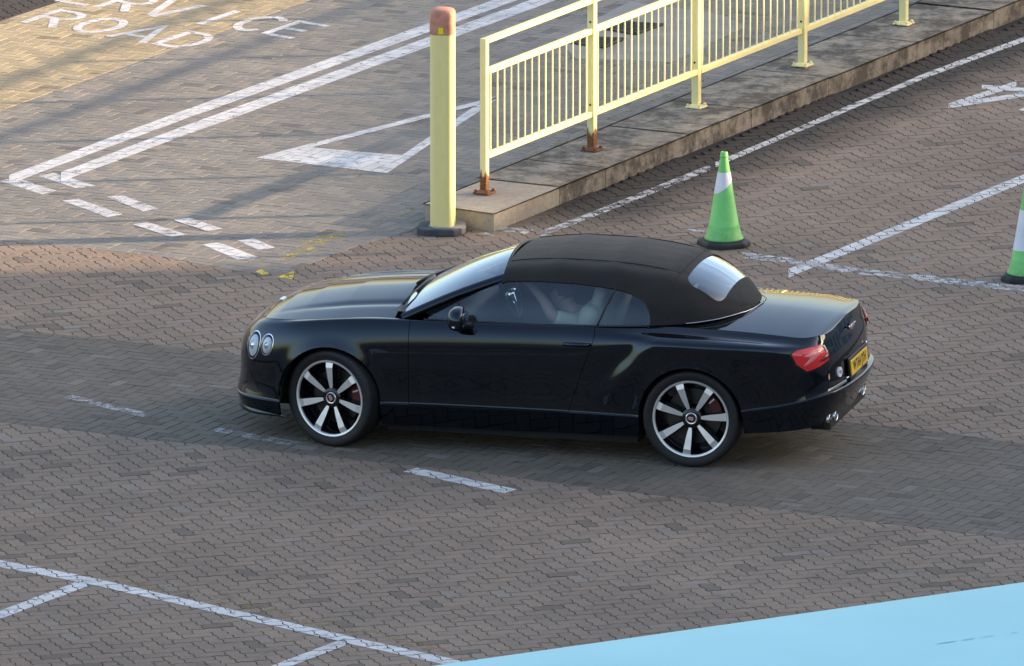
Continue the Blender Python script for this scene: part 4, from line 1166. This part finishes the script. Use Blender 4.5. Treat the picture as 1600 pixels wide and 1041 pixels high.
M_machined = pbr('machined_alloy', (.72, .71, .70), .38, metal=.65)
M_rimblack = pbr('gloss_black_alloy', (.006, .006, .009), .12)
M_disc = pbr('brake_steel', (.06, .058, .055), .45, metal=1.0)
M_red = pbr('red_caliper', (.085, .004, .005), .4)
M_silver = pbr('badge_silver', (.80, .80, .82), .22, metal=.9)
def wheel(x, s, steer, phase, cal_ang):
    """local z = outwards along the axle, local y up"""
    w = MB(); w.lathe([(.255, -.19), (.268, -.175), (.262, -.10), (.266, -.03), (.2795, -.012), (.2795, -.006)], 64)
    w.lathe([(.001, -.155), (.262, -.155)], 48)
    wo_ = w.build('wheel', M_rimblack, car, angle=R(35))
    T = MB().lathe([(.279, -.19), (.285, -.20), (.315, -.218), (.343, -.222), (.356, -.214), (.3625, -.195), (.363, -.16), (.363, -.05), (.3625, -.015), (.357, .002), (.344, .009), (.318, .007), (.292, -.002), (.288, -.006), (.284, -.004)], 72)
    ty = T.build('tyre', M_tyre, wo_, angle=R(60))
    # tread grooves
    for zz in (-.155, -.115, -.075, -.04):
        MB().lathe([(.3634, zz-.004), (.3605, zz-.003), (.3605, zz+.003), (.3634, zz+.004)], 64).build('tread_groove', M_void, ty)
    MB().lathe([(.2885, -.010), (.2888, -.003), (.286, .001), (.2740, -.001), (.2705, -.005), (.270, -.020)], 72).build('rim_lip', M_machined, wo_, angle=R(50))
    # seven spokes: slender at the hub, broad and kinked at the rim; bright face, black flanks
    prof = [(.066, .0100, -.030), (.10, .0160, -.024), (.15, .0215, -.015), (.20, .0250, -.008), (.232, .0270, -.003), (.272, .0310, -.011)]
    V = []; F = []; Mi = []
    for (r, hw, z) in prof: V += [(r, -hw, z), (r, hw, z), (r, hw+.006, z-.012), (r, -hw-.006, z-.012), (r, hw+.008, z-.06), (r, -hw-.008, z-.06)]
    for a in range(len(prof)-1):
        b0 = a*6; b1 = b0+6
        F.append((b0, b1, b1+1, b0+1)); Mi.append(0)
        F.append((b0+1, b1+1, b1+2, b0+2)); Mi.append(1); F.append((b0+2, b1+2, b1+4, b0+4)); Mi.append(1)
        F.append((b0+3, b1+3, b1, b0)); Mi.append(1); F.append((b0+5, b1+5, b1+3, b0+3)); Mi.append(1)
    F += [(0, 1, 2, 4, 5, 3)]; Mi.append(1)
    me = bpy.data.meshes.new('spoke'); me.from_pydata(V, [], F); me.materials.append(M_machined); me.materials.append(M_rimblack); me.polygons.foreach_set('material_index', Mi); me.update()
    for k in range(7):
        so = link('spoke', me, wo_); so.rotation_euler = (0, 0, R(phase+k*360/7))
    hb = MB(); hb.lathe([(.078, -.06), (.078, -.035), (.070, -.027), (.052, -.025), (.046, -.030), (.046, -.034), (.001, -.034)], 40).build('hub', M_rimblack, wo_, angle=R(40))
    cp = MB().lathe([(.044, -.034), (.044, -.022), (.040, -.019), (.034, -.020), (.033, -.023)], 36).build('centre_cap', M_silver, wo_, angle=R(40))
    MB().lathe([(.0332, -.0225), (.001, -.0215)], 30).build('cap_face', pbr('cap_enamel', (.05, .006, .010), .2), cp)
    bl = link('cap_letter', text_mesh('B', .052, .0012, .0016), cp, M_silver)
    bl.location = (0, 0, -.0195); bl.rotation_euler = (0, 0, R(20 if x > 1 else 70))
    disc = MB().lathe([(.09, -.118), (.205, -.118), (.205, -.142), (.09, -.142)], 56).build('brake_disc', M_disc, wo_, angle=R(30))
    c = MB()
    n = 10; V = []; F = []
    for a in range(n+1):
        q = R(cal_ang-32+64*a/n)
        for (r, z) in ((.150, -.085), (.222, -.085), (.222, -.150), (.150, -.150)): V.append((r*math.cos(q), r*math.sin(q), z))
    for a in range(n):
        for k in range(4): F.append((a*4+k, a*4+(k+1) % 4, (a+1)*4+(k+1) % 4, (a+1)*4+k))
    F += [(0, 1, 2, 3), tuple(n*4+k for k in (3, 2, 1, 0))]
    c.add(V, F); co = c.build('brake_caliper', M_red, wo_)
    for q in (cal_ang-16, cal_ang+14):
        MB().box((.186*math.cos(R(q)), .186*math.sin(R(q)), -.082), (.05, .016, .006), ((math.cos(R(q)), math.sin(R(q)), 0), (-math.sin(R(q)), math.cos(R(q)), 0), (0, 0, 1)), bev=.002).build('caliper_pad_pin', M_silver, wo_)
    # outward axis +-y, steered about z
    za = np.array([math.sin(steer), s*math.cos(steer), 0]) if s > 0 else np.array([-math.sin(steer), -math.cos(steer), 0])
    ya = np.array([0, 0, 1.0]); xa = np.cross(ya, za)
    place(wo_, (x, s*.935, WR), xa, ya, za)
    return wo_
wheel(WB, 1, R(17), 91, 5); wheel(WB, -1, R(17), 40, 175)
wheel(0, 1, 0, 109, 28); wheel(0, -1, 0, 60, 150)

# ---- lamps
M_bezel = pbr('lamp_recess', (.01, .01, .012), .25)
M_refl = pbr('lamp_reflector', (.85, .88, .92), .12, metal=1.0)
M_led = pbr('lamp_bowl', (.92, .94, .97), .25, metal=.0, bump=1.0, bscale=70)
def lamp(u, v, r1, r2, rot):
    bz = patch('headlamp', u, v, ell(r1*1.16, r2*1.13, rot), car, M_chrome, off=.002, dome=.004)
    rg = patch('chrome_ring', u, v, ell(r1*1.04, r2*1.03, rot), bz, M_bezel, off=.005, dome=.006)
    bw = patch('bowl', u+r1*.16, v-.06, ell(r1*.82, r2*.84, rot), bz, M_led, off=.008, dome=.010, rings=6)
    patch('projector', u+r1*.16, v-.10, ell(r1*.34, r2*.36, rot), bz, M_refl, off=.016, dome=.016, rings=5)
    patch('lens', u, v, ell(r1*1.0, r2*1.0, rot), bz, M_lens, off=.012, dome=.030, rings=8)
    return bz
lamp(.815, 4.66, .078, .098, 0.0)
lamp(.985, 4.70, .058, .072, 0.0)
# lower corner intake and splitter line
patch('corner_intake', .845, 2.80, polyout([(-.085, .085), (-.03, .070), (.035, .005), (.085, -.058), (.03, -.062), (-.05, -.050), (-.085, -.02)]), car, M_mesh, off=.0025)
for s in (1, -1):
    P = [band_at(u, .72)*np.array([1, s, 1])+np.array([.004, s*.004, 0]) for u in np.linspace(0.02, 1.22, 40)]
    # front splitter: thin blade below the bumper
    V = []; F = []
    for u in np.linspace(0, 1.22, 36):
        p = band_at(u, .02); n_ = band_n(u, .5); n_[2] = 0; n_ /= np.linalg.norm(n_)
        k = .014*min(1, (1.2-u)/.3)
        e_ = min(1, max(.05, (1.23-u)/.35))
        for q in (p+n_*.0+np.array([0, 0, .035*e_]), p+n_*k+np.array([0, 0, .006*e_]), p+n_*k*e_+np.array([0, 0, -.012*e_]), p-n_*.05*e_+np.array([0, 0, -.016*e_])): V.append((q[0], s*q[1], q[2]))
    for a in range(35):
        for k in range(3): F.append((a*4+k, a*4+k+1, (a+1)*4+k+1, (a+1)*4+k) if s > 0 else (a*4+k, (a+1)*4+k, (a+1)*4+k+1, a*4+k+1))
    mesh('splitter', V, F, car, M_paint, True)
# tail lamps
M_tail = pbr('red_tail_lens', (.80, .03, .03), .10, coat=.6)
M_tail_highlight = pbr('painted_tail_highlight', (.80, .22, .20), .15, coat=.6)
tl = patch('tail_lamp', 5.205, 4.58, polyout([(-.205, .015), (-.15, .055), (-.03, .085), (.10, .100), (.165, .07), (.205, -.005), (.190, -.062), (.07, -.080), (-.07, -.090), (-.165, -.050)]), car, M_bezel, off=.003, dome=.006, nseg=60)
tl2 = patch('lens', 5.205, 4.58, polyout([(-.19, .015), (-.14, .047), (-.03, .075), (.095, .090), (.155, .06), (.19, -.005), (.175, -.053), (.06, -.070), (-.07, -.080), (-.15, -.045)]), tl, M_tail, off=.007, dome=.015, nseg=60, rings=8)
patch('highlight_band', 5.205, 4.58, polyout([(-.13, .004), (-.02, .040), (.09, .052), (.12, .03), (.06, -.010), (-.03, -.045), (-.10, -.055), (-.06, -.015)]), tl, M_tail_highlight, off=.014, dome=.013, nseg=50)  # pinkish highlight on the lens, painted in as a paler patch
patch('clear_edge', 5.205+.150, 4.66, polyout([(-.035, .055), (-.012, .060), (.040, -.012), (.030, -.030), (.018, -.020), (.0, .02)]), tl, pbr('clear_edge_lens', (.80, .74, .62), .2), off=.016, dome=.004, nseg=30)
patch('dark_facet', 5.205+.09, 4.25, polyout([(-.06, -.012), (.02, .018), (.075, .030), (.08, .0), (.06, -.012), (.0, -.018)]), tl, pbr('deep_red_lens', (.20, .006, .008), .12), off=.020, dome=.006, nseg=30)
patch('reflector_slit', 5.38, 3.33, ell(.007, .022), car, pbr('side_reflector', (.65, .50, .30), .3), off=.003)
# door handle
for s, dpar in ((1, doors[0]), (-1, doors[1])):
    c = band_at(3.41, 4.80); n_ = np.array([0, 1.0, .12])
    hb = MB().tube([np.array([c[0]-.100, s*(c[1]-.004), c[2]]), np.array([c[0]-.085, s*(c[1]+.030), c[2]+.001]), np.array([c[0]-.03, s*(c[1]+.040), c[2]+.003]), np.array([c[0]+.04, s*(c[1]+.038), c[2]+.001]), np.array([c[0]+.085, s*(c[1]+.026), c[2]-.002]), np.array([c[0]+.10, s*(c[1]-.004), c[2]-.003])], [.012, .014, .015, .015, .014, .012], 12)
    hb.build('handle', M_paint, dpar, smooth=True)
# mirrors
for s in (1, -1):
    c = np.array([1.73, s*1.035, 1.045])
    V = []; F = []; nu_, nv_ = 28, 18
    for a in range(nv_+1):
        th = math.pi*a/nv_
        for b in range(nu_):
            ph = 2*math.pi*b/nu_
            x, y, z = math.sin(th)*math.cos(ph), math.sin(th)*math.sin(ph), math.cos(th)
            f = lambda q: math.copysign(abs(q)**.78, q)
            px_ = .085*f(x) if x > 0 else .052*f(x)
            V.append((c[0]+px_-.012*y*s, c[1]+.118*f(y), c[2]+.084*f(z)-.012*(y*s)))
    for a in range(nv_):
        for b in range(nu_): F.append((a*nu_+b, a*nu_+(b+1) % nu_, (a+1)*nu_+(b+1) % nu_, (a+1)*nu_+b))
    mo = mesh('mirror', V, F, car, M_paint, True)
    MB().box((c[0]-.049, c[1], c[2]), (.006, .15, .095), bev=.003).build('mirror_glass', M_chrome, mo)
    P = [(c[0]+.058*math.cos(q)-.004, c[1]+s*.112*math.sin(q), c[2]-.034-.010*math.sin(q)) for q in np.linspace(.15, 1.45, 12)]
    MB().tube(P, .0095, 8).build('indicator', pbr('indicator_lens', (.62, .60, .55), .15), mo, smooth=True)
    MB().tube([(c[0]-.005, s*.955, c[2]-.052), (c[0]-.03, s*.91, c[2]-.072), (c[0]-.055, s*.86, c[2]-.092)], [.026, .024, .030], 12).build('mirror_arm', M_trim, mo, smooth=True)
# ---- rear: number plate, badge, oval sticker, exhausts, lower valance
def on_rear(y, z):
    """point and outward direction on the boot face"""
    best = None
    J0 = np.abs(band[:, :, 1]-abs(y))+np.abs(band[:, :, 2]-z)+(band[:, :, 0] > 0)*9
    i, j = np.unravel_index(J0.argmin(), J0.shape); p = band[i, j]; return np.array([p[0], y, z])
pc = on_rear(0, .655); pt = on_rear(0, .71); pb_ = on_rear(0, .60)
M_plate = pbr('yellow_plate', (.86, .55, .02), .35)
xa = np.array([0, -1.0, 0]); ya = np.array([pt[0]-pb_[0], 0, pt[2]-pb_[2]]); ya /= np.linalg.norm(ya); za = np.cross(xa, ya)
if za[0] > 0: xa = -xa; za = -za
pl = MB().box((0, 0, 0), (.52, .111, .008), bev=.003).build('number_plate', M_plate, car); place(pl, pc+za*.020, xa, ya, za)
pl['label'] = 'yellow rear number plate'
tx = link('plate_lettering', text_mesh('WT64 JYH', .098, .0006, .0022, sx=.92), pl, pbr('plate_black', (.012, .012, .012), .5)); tx.location = (0, 0, .0049)
MB().box((0, 0, -.012), (.56, .15, .016), bev=.004).build('plate_recess', M_trim, pl)
bc = on_rear(0, .915)
bd = MB()
for s in (1, -1):
    V = []; F = []
    for k in range(9):
        t = k/8; x = s*(.012+.062*t); h = .016*(1-t)**.7+.004; y0 = .010*t**1.5
        V += [(x, y0+h, .004), (x, y0-h*.6, .004), (x, y0, .008)]
    for k in range(8):
        F += [(k*3, k*3+2, k*3+5, k*3+3), (k*3+2, k*3+1, k*3+4, k*3+5)]
    bd.add(V, F)
bd.lathe([(.0001, .009), (.014, .009), (.016, .004)], 20)
bo = bd.build('winged_badge', M_silver, car); place(bo, bc+za*.012, xa*1.35, ya*1.35, za)
MB().lathe([(.0001, .0105), (.010, .0105), (.011, .009)], 20).build('badge_enamel', pbr('badge_red', (.30, .01, .012), .2), bo)
sc = on_rear(.455, .67); sn = band_n(5.60, 3.33); sy = np.array([0, 0, 1.0])-sn*sn[2]; sy /= np.linalg.norm(sy); sx_ = np.cross(sy, sn)
stk = MB().lathe([(.0001, .0012), (.040, .0012), (.040, -.012)], 32).build('oval_sticker', pbr('sticker_white', (.80, .81, .84), .4), car); place(stk, sc+sn*.010, sx_*1.05, sy*.95, sn)
g_ = link('sticker_lettering', text_mesh('GB', .036, .0004, .0012), stk, pbr('sticker_ink', (.12, .12, .16), .5)); g_.location = (0, 0, .0018)
for s in (1, -1):
    for k, yy in enumerate((.545, .435)):
        V = []; F = []; n = 28
        for (r, d) in ((1.0, .05), (1.0, .004), (.97, -.002), (.90, -.002), (.87, .006), (.86, .05)):
            for q in range(n):
                t = 2*math.pi*q/n; V.append((-.965+.018*k*-1+d, s*yy+r*.055*math.cos(t), .338+r*.040*math.sin(t)))
        for a in range(5):
            for q in range(n): F.append((a*n+q, a*n+(q+1) % n, (a+1)*n+(q+1) % n, (a+1)*n+q))
        F.append(tuple(range(5*n, 6*n)))
        ep = mesh('exhaust_tip', V, F, car, [M_chrome, M_void], True); ep.data.polygons[len(F)-1].material_index = 1
# chrome finisher under the boot
for s in (1,):
    P = [on_rear(y, .600)+np.array([-.010, 0, 0]) for y in np.linspace(.34, -.34, 24)]
    MB().tube(P, .008, 8).build('boot_finisher', M_chrome, car, smooth=True)
    for e in (-.34,):
        MB().tube([on_rear(e, z)+np.array([-.010, 0, 0]) for z in np.linspace(.600, .735, 8)], .007, 8).build('boot_finisher', M_chrome, car, smooth=True)
MB().box((-.89, 0, .30), (.16, 1.15, .10), bev=.02).build('rear_valance', M_trim, car)
# bonnet badge
bb = np.array([hx0-.035, 0, hood_zc(hx0-.035)+.008])
MB().box(tuple(bb), (.03, .10, .008), bev=.003).build('bonnet_badge', M_silver, car)

# ---- cabin
M_leather = pbr('cream_leather', (.55, .50, .36), .55)
M_dash = pbr('dark_dash', (.012, .013, .016), .5)
M_carpet = pbr('dark_carpet', (.012, .012, .014), .95)
cab = MB(); cab.box((1.30, 0, .34), (1.85, 1.62, .03)); cab.box((.42, 0, .66), (.05, 1.5, .62)); cab.box((2.24, 0, .62), (.05, 1.5, .55))
cab.build('cabin_floor', M_carpet, car)
for s in (1, -1): MB().box((1.32, s*.80, .66), (1.75, .035, .60), bev=.01).build('door_trim', M_dash, car)
V = []; F = []
pr = [(2.30, 1.015), (2.10, 1.010), (1.92, .985), (1.84, .94), (1.83, .80), (1.90, .62), (2.20, .60)]
for y in np.linspace(-.76, .76, 9):
    for x, z in pr: V.append((x, y, z))
for a in range(8):
    for k in range(6): F.append((a*7+k, a*7+k+1, (a+1)*7+k+1, (a+1)*7+k))
mesh('dashboard', V, F, car, M_dash, True)
for s in (1, -1):
    st_ = MB(); y = s*.37
    st_.box((1.22, y, .50), (.54, .52, .16), ((1, 0, .08), (0, 1, 0), (-.08, 0, 1)), bev=.05)
    so = st_.build('seat', M_leather, car, smooth=True)
    ax_ = np.array([-.30, 0, .954]); bx_ = np.array([.954, 0, .30])
    MB().box((.93, y, .80), (.15, .50, .60), (bx_, (0, 1, 0), ax_), bev=.06).build('seat_back', M_leather, so, smooth=True)
    MB().box((.815, y, 1.125), (.095, .27, .19), (bx_, (0, 1, 0), ax_), bev=.04).build('headrest', M_leather, so, smooth=True)
    for dy in (-.06, .06): MB().tube([(.84, y+dy, 1.0), (.825, y+dy, 1.07)], .007, 8).build('headrest_post', M_chrome, so)
    # bright belt guide on the shoulder of the seat
    P = [(.87+.035*math.cos(q), y+s*.17, 1.02+.05*math.sin(q)) for q in np.linspace(0, 2*math.pi, 20)]
    MB().tube(P, .008, 8, cap=False).build('belt_guide', M_chrome, so, smooth=True)
MB().box((.50, 0, .62), (.12, 1.2, .5), bev=.05).build('rear_seat', M_leather, car, smooth=True)
wc = np.array([1.70, -.37, .94]); wx_ = np.array([0, 1.0, 0]); wy_ = np.array([.36, 0, .93]); wz_ = np.cross(wx_, wy_)
sw = MB().tube([wc+wx_*.185*math.cos(q)+wy_*.185*math.sin(q) for q in np.linspace(0, 2*math.pi, 41)], .015, 10, cap=False).build('steering_wheel', M_dash, car, smooth=True)
for q in (R(0), R(180), R(270)): MB().tube([wc-wz_*0, wc+wx_*.18*math.cos(q)+wy_*.18*math.sin(q)], [.03, .012], 8).build('spoke', M_chrome, sw, smooth=True)
MB().tube([(1.62, 0, 1.30), (1.60, 0, 1.262)], .012, 8).box((1.585, 0, 1.245), (.02, .22, .06), bev=.01).build('interior_mirror', M_dash, car)

# ------------------------------------------------------------------ the person in the near seat
M_skin = pbr('skin', (.42, .235, .165), .5); M_shirt = pbr('pale_shirt', (.60, .58, .40), .8); M_hair = pbr('brown_hair', (.055, .035, .022), .6); M_trous = pbr('dark_trousers', (.03, .032, .04), .85)
person = empty('person', tuple(CAR_O)); person.matrix_world = car.matrix_world.copy()
tag(person, 'person in a pale shirt seated inside the black car, one arm raised', 'person')
def skin_mesh(name, verts, edges, radii, parent, mat, root=0, sub=2):
    me = bpy.data.meshes.new(name); me.from_pydata(verts, edges, []); o = link(name, me, parent, mat)
    md = o.modifiers.new('skin', 'SKIN'); md.use_smooth_shade = True
    ld = me.skin_vertices[0].data if me.skin_vertices else None
    if ld is None:
        bm = bmesh.new(); bm.from_mesh(me); bm.verts.layers.skin.verify(); bm.to_mesh(me); bm.free(); ld = me.skin_vertices[0].data
    for v, r in zip(ld, radii): v.radius = r if isinstance(r, tuple) else (r, r)
    ld[root].use_root = True
    sb = o.modifiers.new('sub', 'SUBSURF'); sb.levels = sub; sb.render_levels = sub
    return o
PY = .36
# pelvis, waist, chest, neck base, neck, jaw, cranium, crown ; nose ; arms ; legs
BVt = [(1.02, PY, .62), (.995, PY, .75), (.985, PY, .89), (1.03, PY, .985), (1.065, PY, 1.02), (1.105, PY, 1.065), (1.125, PY, 1.125), (1.115, PY, 1.175),
       (1.215, PY, 1.105), (1.015, PY+.17, .95), (1.13, PY+.24, 1.00), (1.20, PY+.20, 1.10), (1.33, PY+.10, 1.195), (1.385, PY+.07, 1.225),
       (1.015, PY-.17, .95), (1.05, PY-.22, .74), (1.24, PY-.16, .66), (1.36, PY-.10, .66),
       (1.10, PY+.09, .60), (1.52, PY+.11, .66), (1.70, PY+.11, .42), (1.10, PY-.09, .60), (1.52, PY-.11, .66), (1.70, PY-.11, .42), (1.10, PY, 1.10), (1.09, PY+.082, 1.115), (1.09, PY-.082, 1.115)]
BEd = [(0, 1), (1, 2), (2, 3), (3, 4), (4, 5), (5, 6), (6, 7), (6, 8), (2, 9), (9, 10), (10, 11), (11, 12), (12, 13), (2, 14), (14, 15), (15, 16), (16, 17), (0, 18), (18, 19), (19, 20), (0, 21), (21, 22), (22, 23), (6, 25), (6, 26)]
BRd = [.13, .12, .13, .075, .055, .072, .088, .070, .014, .060, .050, .042, .030, .034, .060, .048, .040, .034, .085, .07, .055, .085, .07, .055, .05, .016, .016]
keep = [i for i in range(27) if i != 24]; rmap = {k: i for i, k in enumerate(keep)}
fv = [BVt[k] for k in keep]; fe = [(rmap[a], rmap[b]) for a, b in BEd]; frd = [BRd[k] for k in keep]
# five fingers on the raised hand
hnd = np.array(BVt[13]); hi = rmap[13]
for k, (dy, ln) in enumerate(((-.030, .055), (-.010, .075), (.010, .080), (.028, .072), (.045, .058))):
    a = hnd+np.array([.030, dy*.6, .010]); b = a+np.array([ln*.5, dy*.3, .012 if k else -.01]); c = b+np.array([ln*.4, dy*.1, -.012])
    n0 = len(fv); fv += [tuple(a), tuple(b), tuple(c)]; fe += [(hi, n0), (n0, n0+1), (n0+1, n0+2)]; frd += [.010, .009, .008]
body_p = skin_mesh('body', fv, fe, frd, person, M_skin)
sh_ids = [0, 1, 2, 3, 9, 10, 14, 15]; sm_ = {k: i for i, k in enumerate(sh_ids)}
skin_mesh('shirt', [BVt[k] for k in sh_ids], [(sm_[a], sm_[b]) for a, b in BEd if a in sm_ and b in sm_], [BRd[k]+.013 for k in sh_ids], person, M_shirt)
tr_ids = [0, 18, 19, 20, 21, 22, 23]; tm_ = {k: i for i, k in enumerate(tr_ids)}
skin_mesh('trousers', [BVt[k] for k in tr_ids], [(tm_[a], tm_[b]) for a, b in BEd if a in tm_ and b in tm_], [BRd[k]+.012 for k in tr_ids], person, M_trous)
V = []; F = []; n = 24; hc = np.array([1.105, PY, 1.145])
for a in range(10):
    th = R(4+98*a/9)
    for k in range(n):
        ph = 2*math.pi*k/n; cut = 1.0 if math.cos(ph) < .3 else .72
        t = th*cut; V.append((hc[0]+.106*math.sin(t)*math.cos(ph)-.006, hc[1]+.090*math.sin(t)*math.sin(ph), hc[2]+.108*math.cos(t)))
for a in range(9):
    for k in range(n): F.append((a*n+k, a*n+(k+1) % n, (a+1)*n+(k+1) % n, (a+1)*n+k))
F.append(tuple(range(n))); mesh('hair', V, F, person, M_hair, True)
